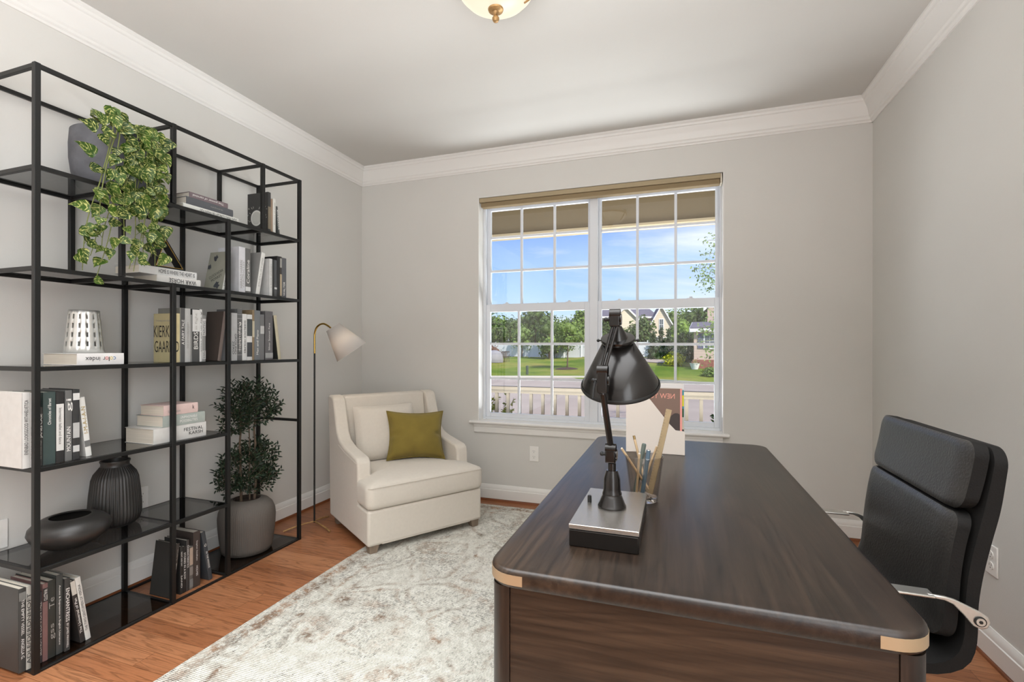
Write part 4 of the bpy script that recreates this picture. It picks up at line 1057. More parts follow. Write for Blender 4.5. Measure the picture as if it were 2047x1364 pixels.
def band(cx_, cy_, a0, ext):
    """brass strip wrapped round a corner, let into the desk edge"""
    r = RC + .0006; arc_ = [(cx_ + r * math.cos(a0 + PI / 2 * i / 10), cy_ + r * math.sin(a0 + PI / 2 * i / 10)) for i in range(11)]
    d0 = Vector((math.sin(a0), -math.cos(a0))); d1 = Vector((math.sin(a0 + PI / 2), -math.cos(a0 + PI / 2))) * -1
    pts = [tuple(Vector(arc_[0]) + d0 * ext)] + arc_ + [tuple(Vector(arc_[-1]) + d1 * ext)]
    z0, z1 = DZ - .030, DZ - .010; vs = []; fs = []
    c = Vector((cx_, cy_))
    for k, p in enumerate(pts):
        p = Vector(p)
        if k == 0: nn = Vector((math.cos(a0), math.sin(a0)))
        elif k == len(pts) - 1: nn = Vector((math.cos(a0 + PI / 2), math.sin(a0 + PI / 2)))
        else: nn = (p - c).normalized()
        i_ = p - nn * .004
        vs += [(p.x, p.y, z0), (p.x, p.y, z1), (i_.x, i_.y, z1), (i_.x, i_.y, z0)]
    for k in range(len(pts) - 1):
        for q in range(4): fs.append((4 * k + q, 4 * k + (q + 1) % 4, 4 * (k + 1) + (q + 1) % 4, 4 * (k + 1) + q))
    fs += [(3, 2, 1, 0), tuple(4 * (len(pts) - 1) + i for i in range(4))]
    o = MB(); o.add(vs, [f[::-1] for f in fs]); b = o.build('brass_corner', M_brass, desk, angle=30)
    sc = MB()
    for p in (pts[0], pts[-1]):
        p = Vector(p)
    return b
for (cx_, cy_, a0) in ((DX0 + RC, DY0 + RC, PI), (DX1 - RC, DY0 + RC, -PI / 2), (DX1 - RC, DY1 - RC, 0), (DX0 + RC, DY1 - RC, PI / 2)):
    band(cx_, cy_, a0, .020)
IN = .010
for (sx_, sy_) in ((-1, -1), (1, -1), (-1, 1), (1, 1)):
    xe = DX0 + IN if sx_ < 0 else DX1 - IN; ye = DY0 + IN if sy_ < 0 else DY1 - IN
    xa, xb = (xe, xe + .042) if sx_ < 0 else (xe - .042, xe); ya, yb = (ye, ye + .042) if sy_ < 0 else (ye - .042, ye)
    po = rrect(xa, xb, ya, yb, .0205, 5)
    po2 = []
    R_ = .030
    cxr = xe - sx_ * R_; cyr = ye - sy_ * R_
    base = math.atan2(sy_, sx_)
    arc_ = [(cxr + R_ * math.cos(base - PI / 4 + PI / 2 * i / 8), cyr + R_ * math.sin(base - PI / 4 + PI / 2 * i / 8)) for i in range(9)]
    inner = [(xe - sx_ * .042, arc_[-1][1] if abs(arc_[-1][1] - ye) < 1e-6 else ye), (xe - sx_ * .042, ye - sy_ * .042), (xe, ye - sy_ * .042)]
    if abs(arc_[0][1] - ye) < abs(arc_[0][0] - xe): arc_ = arc_[::-1]
    # arc_ now runs from the x-side to the y-side
    poly = arc_ + [(xe - sx_ * .042, ye), (xe - sx_ * .042, ye - sy_ * .042), (xe, ye - sy_ * .042)]
    MB().prism(poly, .0098, DZ - .0385, 'z').build('corner_post', M_walnut_post, desk, angle=30)
pz0, pz1 = .03, DZ - .0385
B(DX0 + IN + .042, DX1 - IN - .042, DY0 + .013, DY0 + .031, pz0, pz1).build('end_panel', M_walnut_end, desk, bevel=.0015)
B(DX0 + IN + .042, DX1 - IN - .042, DY1 - .031, DY1 - .013, pz0, pz1).build('end_panel', M_walnut_end, desk, bevel=.0015)
B(DX0 + .013, DX0 + .031, DY0 + IN + .042, DY1 - IN - .042, .22, pz1).build('modesty_panel', M_walnut_top, desk, bevel=.0015)
for y0 in (DY0 + .034, DY1 - .034 - .36):
    B(DX0 + .033, DX1 - .036, y0, y0 + .36, .08, pz1).build('pedestal', M_walnut_end, desk, bevel=.0015)
    for z0_ in (.095, .33, .53):
        dz = .225 if z0_ < .2 else .19
        d_ = B(DX1 - .0358, DX1 - .020, y0 + .006, y0 + .354, z0_, min(z0_ + dz, pz1 - .006)).build('drawer', M_walnut_top, desk, bevel=.002)
        MB().cyl((DX1 - .0199, y0 + .18, z0_ + dz / 2), (DX1 - .012, y0 + .18, z0_ + dz / 2), .009).build('knob', M_brass, d_)

# ------------------------------------------------------------------ desk lamp
BX0, BX1, BY0, BY1 = -.224, -.072, 1.046, 1.335
dl = thing('desk_lamp', 'dark bronze adjustable task lamp with cone shade on box base', 'desk lamp', (-.148, 1.19, DZ + .0005))
B(BX0 + .001, BX1 - .001, BY0 + .001, BY1 - .001, DZ + .0005, DZ + .037).build('base_box', mat('bronze_box', (34, 30, 27), .35, metal=.6), dl, bevel=.002)
B(BX0, BX1, BY0, BY1, DZ + .0385, DZ + .0495).build('base_plate', M_bronze_top, dl, bevel=.0015)
B(BX0 + .004, BX1 - .004, BY0 + .004, BY1 - .004, DZ + .0365, DZ + .039).build('base_gap', M_black, dl, smooth=False)
zb = DZ + .0495
cx_, cy_ = -.147, 1.192
MB().lathe([(.034, 0), (.0345, .004), (.031, .010), (.025, .026), (.0225, .030), (.0235, .032), (.0235, .035), (.0215, .038), (.0205, .046), (.0195, .070), (.0155, .084), (.0140, .088), (.0135, .090)], (cx_, cy_, zb), 40).build('base_bell', M_bronze, dl)
MB().lathe([(.0095, 0), (.0095, .018), (.007, .020)], (cx_, cy_, zb + .089), 24).build('stem', M_bronze, dl)
sw = MB(); sw.lathe([(.0048, 0), (.0052, .002), (.0048, .015), (.004, .017)], (-.205, 1.21, zb), 20, flute=10, famp=.05); sw.build('switch_knob', M_black, dl)
J1 = Vector((-.150, 1.192, .938)); J2 = Vector((-.164, 1.150, 1.122)); J3 = Vector((-.137, 1.166, 1.268))
def joint(c, hz, name='joint'):
    j = MB(); j.box(c.x - .0125, c.x + .0125, c.y - .012, c.y + .012, c.z - hz, c.z + hz); o = j.build(name, M_bronze, dl, bevel=.003, seg=2)
    d1 = MB(); d1.cyl((c.x + .0125, c.y, c.z), (c.x + .0155, c.y, c.z), .0135, n=24); d1.build('joint_cap', M_bronze, o)
    d2 = MB(); d2.cyl((c.x - .0215, c.y, c.z), (c.x - .0125, c.y, c.z), .0045, n=16); d2.ball((c.x - .0215, c.y, c.z), .0055, 8); d2.build('wing_screw', M_black, o)
    d3 = MB()
    for k in range(2): d3.cyl((c.x - .0128 + k * .0, c.y, c.z + (hz - .006)), (c.x + .0128, c.y, c.z + (hz - .006)), .0128 - .001 * k, n=24)
    d3.build('hinge_barrel', M_bronze, o)
    return o
joint(J1, .020); joint(J2, .030); joint(J3, .018)
MB().cyl(J1 + Vector((0, 0, .018)), J2 - Vector((0, 0, .026)), .0078, .0072, 18).build('lower_arm', M_bronze, dl)
MB().cyl(J2 - Vector((0, 0, .034)), J2 - Vector((0, 0, .022)), .0095, .0095, 18).build('arm_collar', M_bronze, dl)
lv = MB(); lv.tube([J2 + Vector((-.017, -.004, -.002)), J2 + Vector((-.020, -.010, -.020)), J2 + Vector((-.022, -.012, -.042))], .0026, 8); lv.build('lever', M_black, dl)
ua = MB()
for dx in (-.0050, .0050):
    ua.cyl(J2 + Vector((dx, 0, .024)), J3 + Vector((dx, 0, -.014)), .0040, n=12)
ua.build('upper_arm', M_bronze, dl)
th = math.radians(24)
SA = Vector((-.137, 1.222, 1.222)); sd2 = Vector((.00, math.sin(th), -math.cos(th)))
Ms = Matrix.Translation(SA) @ sd2.to_track_quat('Z', 'Y').to_matrix().to_4x4()
shd = MB().lathe([(.037, .008), (.0975, .124), (.0995, .128)], n=64, M=Ms, cap0=False, cap1=False)
sh_o = shd.build('lamp_shade', M_bronze, dl, solid=.0012, angle=60)
MB().lathe([(.0985, .122), (.1008, .125), (.1015, .129), (.1000, .132), (.0980, .130)], n=64, M=Ms, cap0=False, cap1=False).build('shade_lip', M_black, sh_o)
MB().lathe([(.0375, .010), (.041, .006), (.042, 0), (.041, -.003), (.023, -.004)], n=48, M=Ms, cap0=False).build('shade_collar', M_bronze, dl)
MB().lathe([(.026, -.003), (.0235, -.008), (.011, -.034), (.0085, -.036), (.0085, -.047)], n=36, M=Ms, cap1=True).build('shade_neck', M_bronze, dl)
for s in (-1, 1):
    k_ = MB(); p0 = Ms @ Vector((s * .041, 0, .004)); p1 = Ms @ Vector((s * .049, 0, .004)); k_.cyl(p0, p1, .0022, n=10); k_.ball(p1, .0040, 8); k_.build('thumb_screw', M_black, dl)
MB().cyl(Ms @ Vector((0, 0, -.045)), J3 + Vector((0, .004, -.010)), .0065, n=14).build('shade_stem', M_bronze, dl)

# ------------------------------------------------------------------ tumbler with pens
CXc, CYc = -.085, 1.432
cup = thing('glass_tumbler', 'clear glass tumbler holding pencils behind the desk lamp base', 'pencil cup', (CXc, CYc, DZ + .0005))
MB().lathe([(.036, 0), (.0375, .002), (.0385, .010), (.0535, .126), (.0543, .1285), (.0530, .1305), (.0512, .128), (.0365, .014), (.002, .013)], n=56, cap1=False).build('tumbler_wall', M_cupglass, cup, local=True, angle=60)
M_glassbase = bpy.data.materials.new('thick_glass'); M_glassbase.use_nodes = True
bb_ = M_glassbase.node_tree.nodes['Principled BSDF']; bb_.inputs['Transmission Weight'].default_value = 1; bb_.inputs['Roughness'].default_value = .02; bb_.inputs['IOR'].default_value = 1.5
MB().lathe([(.0340, .0008), (.0355, .003), (.0362, .011), (.030, .0122)], n=48).build('tumbler_base', M_glassbase, cup, local=True)
M_pencil = mat('natural_wood_pencil', (206, 178, 140), .6, var=.1, vscale=40)
def stick(name, label, cat, a, b, r, m, group=None, tip=None, n=8):
    a, b = Vector(a), Vector(b); d = (b - a).normalized()
    t = thing(name, label, cat, tuple(a), (0, 0, 0), group)
    MB().cyl(a, b, r, n=n).build('barrel', m, t, angle=50)
    if tip: MB().cyl(b + d * .0002, b + d * tip[1], r * tip[2], r * tip[3], n=n).build(tip[0], tip[4], t, angle=50)
    return t
gp = 'pens in the glass tumbler'; zi = DZ + .0165
M_eras = mat('pencil_end', (228, 214, 198), .6); M_ferr = mat('ferrule', (150, 126, 84), .35, metal=.8)
stick('pencil', 'pale wooden pencil leaning to the left rim of the tumbler', 'pencil', (CXc + .020, CYc + .006, zi + .003), (CXc - .062, CYc - .010, DZ + .146), .0036, M_pencil, gp, ('end_cap', .003, 1, .8, M_eras))
stick('pencil', 'natural pencil with brass ferrule behind the grey green pen', 'pencil', (CXc + .008, CYc + .020, zi + .003), (CXc - .030, CYc + .044, DZ + .165), .0036, M_pencil, gp, ('ferrule', .012, 1.05, 1.05, M_ferr))
stick('pencil', 'short wooden pencil in front of the grey green pen', 'pencil', (CXc - .020, CYc - .018, zi + .003), (CXc - .011, CYc - .038, DZ + .140), .0036, M_pencil, gp, ('end_cap', .003, 1, .8, M_eras))
stick('pencil', 'wooden pencil almost hidden by the ruler', 'pencil', (CXc - .014, CYc + .014, zi + .003), (CXc + .034, CYc + .036, DZ + .150), .0036, M_pencil, gp, ('end_cap', .003, 1, .8, M_eras))
M_gg = mat('grey_green_pen', (104, 116, 110), .45); M_bl = mat('dusty_blue_pen', (96, 118, 134), .45)
stick('pen', 'grey green square ended pen in the tumbler', 'pen', (CXc - .026, CYc + .004, zi + .003), (CXc - .001, CYc + .012, DZ + .158), .0065, M_gg, gp, ('pen_cap', .003, .95, .8, M_gg), n=6)
stick('pen', 'dusty blue pen standing next to the ruler', 'pen', (CXc - .004, CYc - .026, zi + .003), (CXc + .014, CYc - .034, DZ + .152), .0062, M_bl, gp, ('pen_cap', .002, .9, .6, M_chrome), n=14)
rl = thing('ruler', 'wooden ruler rising highest out of the tumbler', 'ruler', (CXc + .014, CYc, zi), (0, 0, 0), gp)
ra, rb = Vector((CXc + .016, CYc + .000, zi + .004)), Vector((CXc + .068, CYc + .022, DZ + .262))
d = (rb - ra).normalized(); sx3 = Vector((1, -.25, 0)); sx3 = (sx3 - d * sx3.dot(d)).normalized(); ny3 = d.cross(sx3)
def plank(a, b, w, t, off=0):
    vs = []
    for p in (a, b):
        for (u, v) in ((-1, -1), (1, -1), (1, 1), (-1, 1)): vs.append(p + sx3 * (u * w / 2) + ny3 * (v * t / 2 + off))
    return vs, [(0, 3, 2, 1), (4, 5, 6, 7), (0, 1, 5, 4), (1, 2, 6, 5), (2, 3, 7, 6), (3, 0, 4, 7)]
m_ = MB(); m_.add(*plank(ra, rb, .0165, .0032)); m_.build('ruler_blade', mat('ruler_wood', (156, 136, 104), .55, var=.12, vscale=30), rl, bevel=.0005)
tk = MB(); L_ = (rb - ra).length
for k in range(1, 30):
    p = ra + d * (L_ * k / 30.0); l2_ = .006 if k % 5 == 0 else .0035
    for s in (-1, 1):
        q = p - sx3 * (.0080 - l2_ / 2) + ny3 * (s * .00172)
        vs = [q - sx3 * l2_ / 2 - d * .0003, q + sx3 * l2_ / 2 - d * .0003, q + sx3 * l2_ / 2 + d * .0003, q - sx3 * l2_ / 2 + d * .0003]
        tk.add(vs, [(0, 1, 2, 3)])
tk.build('scale_marks', M_inkb, rl, smooth=False)

# ------------------------------------------------------------------ magazine file
mf = thing('magazine_file', 'warm white board magazine file at the window end of the desk', 'magazine file', (-.08, 2.13, DZ + .0005))
fx0, fx1, fyy0, fyy1 = -.198, .037, 2.079, 2.165
zz = DZ + .0005
sidep = [(fx0, zz), (fx1, zz), (fx1, zz + .097), (fx1 - .036, zz + .100), (fx1 - .060, zz + .125), (fx1 - .150, zz + .240), (fx1 - .168, zz + .256), (fx0, zz + .256)]
MB().prism(sidep, fyy0, fyy0 + .003, 'y').build('side_panel', M_card, mf, bevel=.0006)
MB().prism(sidep, fyy1 - .003, fyy1, 'y').build('side_panel', M_card, mf, bevel=.0006)
B(fx0, fx0 + .003, fyy0 + .003, fyy1 - .003, zz, zz + .256).build('spine_panel', M_card, mf, smooth=False)
B(fx1 - .003, fx1, fyy0 + .003, fyy1 - .003, zz, zz + .097).build('front_lip', M_card, mf, smooth=False)
B(fx0 + .003, fx1 - .003, fyy0 + .003, fyy1 - .003, zz, zz + .003).build('floor_panel', M_card, mf, smooth=False)
gm = 'magazines in the white file'
def mag(label, x1, y, t, h_, rgb, edge=None):
    m = thing('magazine', label, 'magazine', (x1 - .2, y, zz + .0035), (0, 0, 0), gm)
    B(x1 - .200, x1, y, y + t, zz + .0035, zz + .0035 + h_).build('cover', mat('mag_%d' % (rgb[0] * 7 + rgb[1]), rgb, .4), m, bevel=.0008)
    B(x1 - .198, x1 - .001, y + .0006, y + t - .0006, zz + .004, zz + .0042 + h_).build('pages', M_page, m, smooth=False)
    if edge: B(x1 - .0075, x1 + .0003, y - .0004, y + t * .6, zz + .005, zz + .003 + h_).build('spine_strip', mat('magstrip_%d' % edge[0], edge, .4), m, smooth=False)
    return m
m1 = mag('magazine with mirrored NEW YORK title on taupe cover, nearest in file', .026, 2.0845, .006, .268, (122, 98, 86), (224, 150, 140))
text('NEW YORK', m1, (.105, -.0009, .235), (-1, 0, 0), (0, 0, 1), .135, .021, mat('salmon_ink', (226, 156, 138), .5), 'cover_title')
MB().prism([(.178 + .034 * math.cos(a) if .178 + .034 * math.cos(a) < .1915 else .1915, .105 + .062 * math.sin(a)) for a in [2 * PI * i / 26 for i in range(26)]], -.0009, -.0002, 'y').build('cover_print', mat('mag_dark_print', (62, 52, 48), .5), m1, local=True, smooth=False)
MB().box(.118, .150, -.0009, -.0002, .150, .156).box(.118, .1225, -.0009, -.0002, .128, .156).box(.1455, .150, -.0009, -.0002, .128, .156).build('cover_print', mat('mag_brown_print', (88, 66, 58), .5), m1, local=True, smooth=False)
m2 = mag('teal and yellow magazine edge behind the taupe one', .0335, 2.094, .010, .262, (70, 150, 160))
B(.192, .1998, -.0009, -.0001, .195, .240).build('cover_print', mat('mag_yellow', (222, 214, 40), .5), m2, local=True, smooth=False)
B(.193, .1995, -.0009, -.0001, .10, .150).build('cover_print', mat('mag_ivory', (206, 200, 180), .5), m2, local=True, smooth=False)
B(.192, .1998, -.0009, -.0001, .150, .185).build('cover_print', mat('mag_green', (50, 96, 62), .5), m2, local=True, smooth=False)
B(.192, .1998, -.0009, -.0001, .02, .10).build('cover_print', mat('mag_dark', (58, 60, 58), .5), m2, local=True, smooth=False)
m3 = mag('pale grey magazine standing tallest at the back of file', .0335, 2.108, .012, .286, (206, 202, 200))
m4 = mag('white magazine between the teal and the pale grey ones', .030, 2.124, .016, .278, (226, 222, 220))
# ================================================================== OFFICE CHAIR
oc = thing('office_chair', 'black leather office chair with aluminium arms behind desk', 'office chair', (.50, 1.55, 0))
CY0, CY1 = 1.30, 1.795
def strip_solid(front, back, y0, y1, name, m, parent, rad=.05, rim=.012, ny_=12, round_ends=(True, True)):
    """padded slab: front and back polylines in (x,z), extruded in y with rounded plan corners"""
    front = [tuple(p) for p in catmull([(a, 0, b) for a, b in front], 5)]; front = [(p[0], p[2]) for p in front]
    back = [tuple(p) for p in catmull([(a, 0, b) for a, b in back], 5)]; back = [(p[0], p[2]) for p in back]
    K = len(front); rows = []; side_ = []
    vs = []; fs = []
    L = [0]
    for k in range(1, K): L.append(L[-1] + (Vector(front[k]) - Vector(front[k - 1])).length)
    T = L[-1]
    ts = [0, .18, .5, .82, 1]
    prof = [(0.0, 0.0), (.004, .55), (.012, .85), (.028, 1.0)]
    us = [p[0] for p in prof]
    def inset(s):
        a = 0
        if round_ends[0] and s < rad: a = max(a, rad - math.sqrt(max(0, rad * rad - (rad - s) ** 2)))
        if round_ends[1] and T - s < rad: a = max(a, rad - math.sqrt(max(0, rad * rad - (rad - (T - s)) ** 2)))
        return a
    # fine sampling along the strip
    S = 80; P = []
    for i in range(S + 1):
        s = T * (1 - math.cos(PI * i / S)) / 2; k = 0
        while k < K - 2 and L[k + 1] < s: k += 1
        f = (s - L[k]) / max(1e-6, L[k + 1] - L[k])
        P.append((s, Vector(front[k]).lerp(Vector(front[k + 1]), f), Vector(back[k]).lerp(Vector(back[k + 1]), f)))
    ncol = 17
    for (s, fp, bp) in P:
        a = inset(s); ya, yb = y0 + a, y1 - a
        ed_ = min(1, min(s, T - s) / .02) if True else 1
        for j in range(ncol):
            v = j / (ncol - 1); yy = ya + (yb - ya) * v
            dd = min(v, 1 - v) * (yb - ya)
            fl = min(1, dd / rim); fe = min(1, (min(s if round_ends[0] else 9, T - s if round_ends[1] else 9) + .002) / rim)
            q = (1 - (1 - min(fl, fe)) ** 2) ** .5
            c = bp.lerp(fp, .72 + .28 * q)
            vs.append((c.x, yy, c.y))
    nF = len(vs)
    for (s, fp, bp) in P:
        a = inset(s); ya, yb = y0 + a, y1 - a
        for j in range(ncol):
            yy = ya + (yb - ya) * j / (ncol - 1); vs.append((bp.x, yy, bp.y))
    for i in range(S):
        for j in range(ncol - 1):
            a = i * ncol + j
            fs.append((a, a + ncol, a + ncol + 1, a + 1)); fs.append((nF + a, nF + a + 1, nF + a + ncol + 1, nF + a + ncol))
        for j in (0, ncol - 1):
            a = i * ncol + j; q = (a, nF + a, nF + a + ncol, a + ncol); side_.append(len(fs)); fs.append(q if j == 0 else q[::-1])
    for i in (0, S):
        for j in range(ncol - 1):
            a = i * ncol + j; q = (a, a + 1, nF + a + 1, nF + a); side_.append(len(fs)); fs.append(q if i == 0 else q[::-1])
    o = MB(); o.add(vs, fs); ob = o.build(name, m, parent, angle=50)
    if isinstance(m, list) and len(m) > 1:
        for i in side_: ob.data.polygons[i].material_index = 1
    return ob
# (x, z) lines from the head down, then forward under the seat
shell_f = [(.642, .990), (.630, .915), (.615, .840), (.601, .770), (.591, .707), (.587, .640), (.585, .580), (.574, .540), (.550, .518), (.510, .508), (.40, .500), (.24, .494), (.14, .488)]
shell_b = [(.672, .984), (.664, .915), (.655, .850), (.640, .780), (.626, .707), (.618, .640), (.616, .565), (.602, .515), (.566, .488), (.515, .478), (.40, .472), (.24, .466), (.14, .462)]
strip_solid(shell_f, shell_b, CY0, CY1, 'seat_shell', M_leather2, oc, rad=.045)
hp_f = [(.606, .996), (.594, .920), (.578, .843)]; hp_b = [(.641, .992), (.629, .916), (.613, .846)]
strip_solid(hp_f, hp_b, CY0, CY1, 'headrest_pad', [M_leather, M_leather2], oc, rad=.035, rim=.02)
bp_f = [(.578, .836), (.566, .770), (.557, .700), (.551, .640), (.545, .590), (.530, .560)]; bp_b = [(.612, .838), (.598, .772), (.589, .705), (.585, .640), (.581, .590), (.570, .556)]
strip_solid(bp_f, bp_b, CY0 + .002, CY1 - .002, 'back_pad', [M_leather, M_leather2], oc, rad=.03, rim=.02)
sp_f = [(.520, .552), (.40, .560), (.25, .560), (.13, .548)]; sp_b = [(.520, .510), (.40, .501), (.25, .496), (.13, .490)]
strip_solid(sp_f, sp_b, CY0 + .004, CY1 - .004, 'seat_pad', [M_leather, M_leather2], oc, rad=.045, rim=.03)
for y, s in ((CY0 - .020, -1), (CY1 + .020, 1)):
    ar = MB()
    top = [(.16, .650), (.20, .664), (.30, .670), (.42, .670), (.528, .669)]
    W0 = [.016, .018, .019, .019, .019]
    vs = []; fs = []
    for (x, z), w_ in zip(top, W0):
        vs += [(x, y - w_, z - .006), (x, y + w_, z - .006), (x, y + w_, z), (x, y - w_, z)]
    for k in range(len(top) - 1):
        for q in range(4): fs.append((4 * k + q, 4 * k + (q + 1) % 4, 4 * k + 4 + (q + 1) % 4, 4 * k + 4 + q))
    fs += [(3, 2, 1, 0), tuple(4 * (len(top) - 1) + i for i in range(4))]
    ar.add(vs, fs)
    # flat plate running down and back to the pivot
    pl = [(.515, .670), (.545, .6690), (.562, .6655), (.584, .656), (.606, .646), (.619, .637), (.623, .626), (.618, .614), (.606, .610), (.594, .615), (.577, .636), (.560, .6545), (.545, .6605), (.515, .663)]
    yo = y + s * .010
    ar.prism(pl, yo - .004, yo + .004, 'y')
    arm = ar.build('armrest', M_chrome, oc, bevel=.0025, angle=35)
    pv = MB()
    pv.cyl((.6045, yo - .0065, .627), (.6045, yo + .0065, .627), .0105, n=28); pv.build('pivot_ring', M_black, arm)
    pv = MB(); pv.cyl((.6045, yo - .0080, .627), (.6045, yo + .0080, .627), .0080, n=28); pv.build('pivot_cap', M_chrome, arm)
    bt = MB(); bt.cyl((.6045, yo - .0086, .627), (.6045, yo + .0086, .627), .0038, n=6); bt.build('pivot_bolt', M_black, arm)
    st_ = MB(); st_.tube([Vector((.18, y, .652)), Vector((.19, y - s * .004, .60)), Vector((.25, y - s * .020, .50)), Vector((.30, y - s * .04, .470))], .008, 10); st_.build('arm_strut', M_chrome, arm)
MB().cyl((.36, 1.55, .135), (.36, 1.55, .462), .024, n=24).build('gas_lift', M_chrome, oc)
B(.27, .45, 1.47, 1.63, .445, .466).build('tilt_plate', M_black, oc, bevel=.004)
for k in range(5):
    a = 2 * PI * k / 5 + .3
    e2 = Vector((.36 + .27 * math.cos(a), 1.55 + .27 * math.sin(a), .0905))
    MB().tube([Vector((.36, 1.55, .135)), Vector((.36, 1.55, .135)).lerp(e2, .5) + Vector((0, 0, .008)), e2], .018, 10, .011).build('base_spoke', M_chrome, oc)
    cst = MB(); tv = Vector((-math.sin(a), math.cos(a), 0))
    for s in (-1, 1): cst.cyl(e2 + tv * (s * .006) - Vector((0, 0, .0545)), e2 + tv * (s * .022) - Vector((0, 0, .0545)), .026 if True else 0, n=18)
    cst.cyl(e2 - Vector((0, 0, .05)), e2 - Vector((0, 0, .004)), .006, n=10)
    zshift = .0045 if (abs(e2.x + .54) < 1.22) else -.0045
    cst.build('caster', M_black, oc)

# ================================================================== OUTSIDE
# the street runs at an angle to the house: u along it, d away from it
YA = .3288
def ud(u, d, z=0.0): return Vector((u * math.cos(YA) - d * math.sin(YA), u * math.sin(YA) + d * math.cos(YA), z))
def smooth(a, b, x):
    t = min(1, max(0, (x - a) / (b - a))); return t * t * (3 - 2 * t)
def gz(u, d): return -.7 + .83 * smooth(29, 60, d) + (.42 * smooth(24, 36, d) * smooth(4, 9, u)) * (1 - smooth(45, 60, d))

def grass_material():
    m, t, b = nt('lawn_grass'); q = NB(t)
    tcn = q.n('ShaderNodeTexCoord'); P = tcn.outputs['Object']
    a = q.noise(P, .16, 4, .6); f = q.noise(P, 3.0, 5, .7)
    c = q.ramp(a, [(.38, lin((88, 112, 34))), (.5, lin((118, 132, 50))), (.62, lin((142, 136, 70)))])
    c = q.mix(1.0, c, q.ramp(f, [(.3, (.72, .74, .7)), (.7, (1.2, 1.2, 1.15))]), 'MULTIPLY')
    q.l(c, b.inputs['Base Color']); b.inputs['Roughness'].default_value = .95; b.inputs['Specular IOR Level'].default_value = .1
    return m
M_grass = grass_material()
M_road = mat('asphalt', (170, 156, 144), .95, var=.08, vscale=.6, bump=.3, bscale=40, spec=.1)
M_curb = mat('kerb_concrete', (196, 190, 178), .9)
M_mulch = mat('mulch', (72, 54, 44), .95, var=.3, vscale=6)
g = MB(); NU, ND = 60, 60; us = [-60 + 140 * i / NU for i in range(NU + 1)]; ds = [5.6 + (150 - 5.6) * (k / ND) ** 1.7 for k in range(ND + 1)]
vs = [ud(u, d, gz(u, d)) for d in ds for u in us]
g.add(vs, [(k * (NU + 1) + i, k * (NU + 1) + i + 1, (k + 1) * (NU + 1) + i + 1, (k + 1) * (NU + 1) + i) for k in range(ND) for i in range(NU)])
ground = g.build('ground', M_grass, angle=60); struct(ground, 'lawn')
def edge(u): return 30.0 - 7.5 * smooth(4.5, 13, u)   # far kerb line
r = MB(); rv = []
U = [-50 + 100 * i / 80 for i in range(81)]
for u in U: rv += [ud(u, 10.5, -.685), ud(u, edge(u), -.685)]
r.add(rv, [(2 * i, 2 * i + 2, 2 * i + 3, 2 * i + 1) for i in range(80)])
struct(r.build('road', M_road, smooth=False))
c_ = MB(); cv = []
for u in U: cv += [ud(u, edge(u), -.68), ud(u, edge(u), -.58), ud(u, edge(u) + .35, -.58), ud(u, edge(u) + .35, -.72)]
c_.add(cv, [(4 * i + q, 4 * i + 4 + q, 4 * i + 5 + q, 4 * i + 1 + q) for i in range(80) for q in range(3)])
struct(c_.build('kerb', M_curb, smooth=False))
# driveway of the house opposite
dv = MB(); dq = [(11.1, 40.5), (12.3, 38.6), (14.4, 43.0), (12.6, 46.5)]
dv.add([ud(u, d, gz(u, d) + .05) for u, d in dq], [(0, 1, 2, 3)])
struct(dv.build('path', M_road, smooth=False))

# porch
M_porch = mat('porch_paint_tan', (128, 112, 86), .75, bump=.1, bscale=60)
M_railp = mat('porch_rail_paint', (122, 113, 98), .6)
struct(B(-6, 4.2, 3.70, 6.0, -.30, -.12).build('floor_porch', mat('porch_concrete', (190, 184, 172), .9), smooth=False))
struct(B(-6, 4.2, 3.69, 5.9, 3.0, 3.1).build('ceiling_porch', M_porch, smooth=False))
struct(B(-6, 4.2, 5.30, 5.50, 2.525, 3.0).build('beam_porch', M_porch, smooth=False))
struct(B(-6, 4.2, 5.285, 5.515, 2.51, 2.535).build('trim_7', mat('porch_trim_cream', (190, 172, 140), .6), smooth=False))
rl_ = thing('porch_railing', 'cream painted porch railing with square balusters outside the window', 'railing', (-.8, 5.45, -.12))
B(-4.4, 2.6, 5.405, 5.495, .695, .735).build('top_rail', M_railp, rl_, bevel=.006)
B(-4.4, 2.6, 5.425, 5.475, .655, .695).build('sub_rail', M_railp, rl_, smooth=False)
B(-4.4, 2.6, 5.425, 5.475, -.03, .02).build('bottom_rail', M_railp, rl_, bevel=.004)
x = -2.068 + .022 - .145 * 14
k = 0
while x < 2.5:
    o = B(x - .017, x + .017, 5.434, 5.468, .02, .655).build('baluster', M_railp, rl_, smooth=False)
    x += .1445
for xx in (-4.45, 2.62):
    t = thing('porch_post', 'square cream porch post at the %s end of the railing' % ('far left' if xx < 0 else 'far right'), 'post', (xx, 5.4, -.12), group='porch posts')
    B(xx - .07, xx + .07, 5.33, 5.47, -.12, 2.51).build('shaft', M_railp, t, smooth=False)
    B(xx - .09, xx + .09, 5.31, 5.49, -.12, .02).build('plinth', M_railp, t, smooth=False)

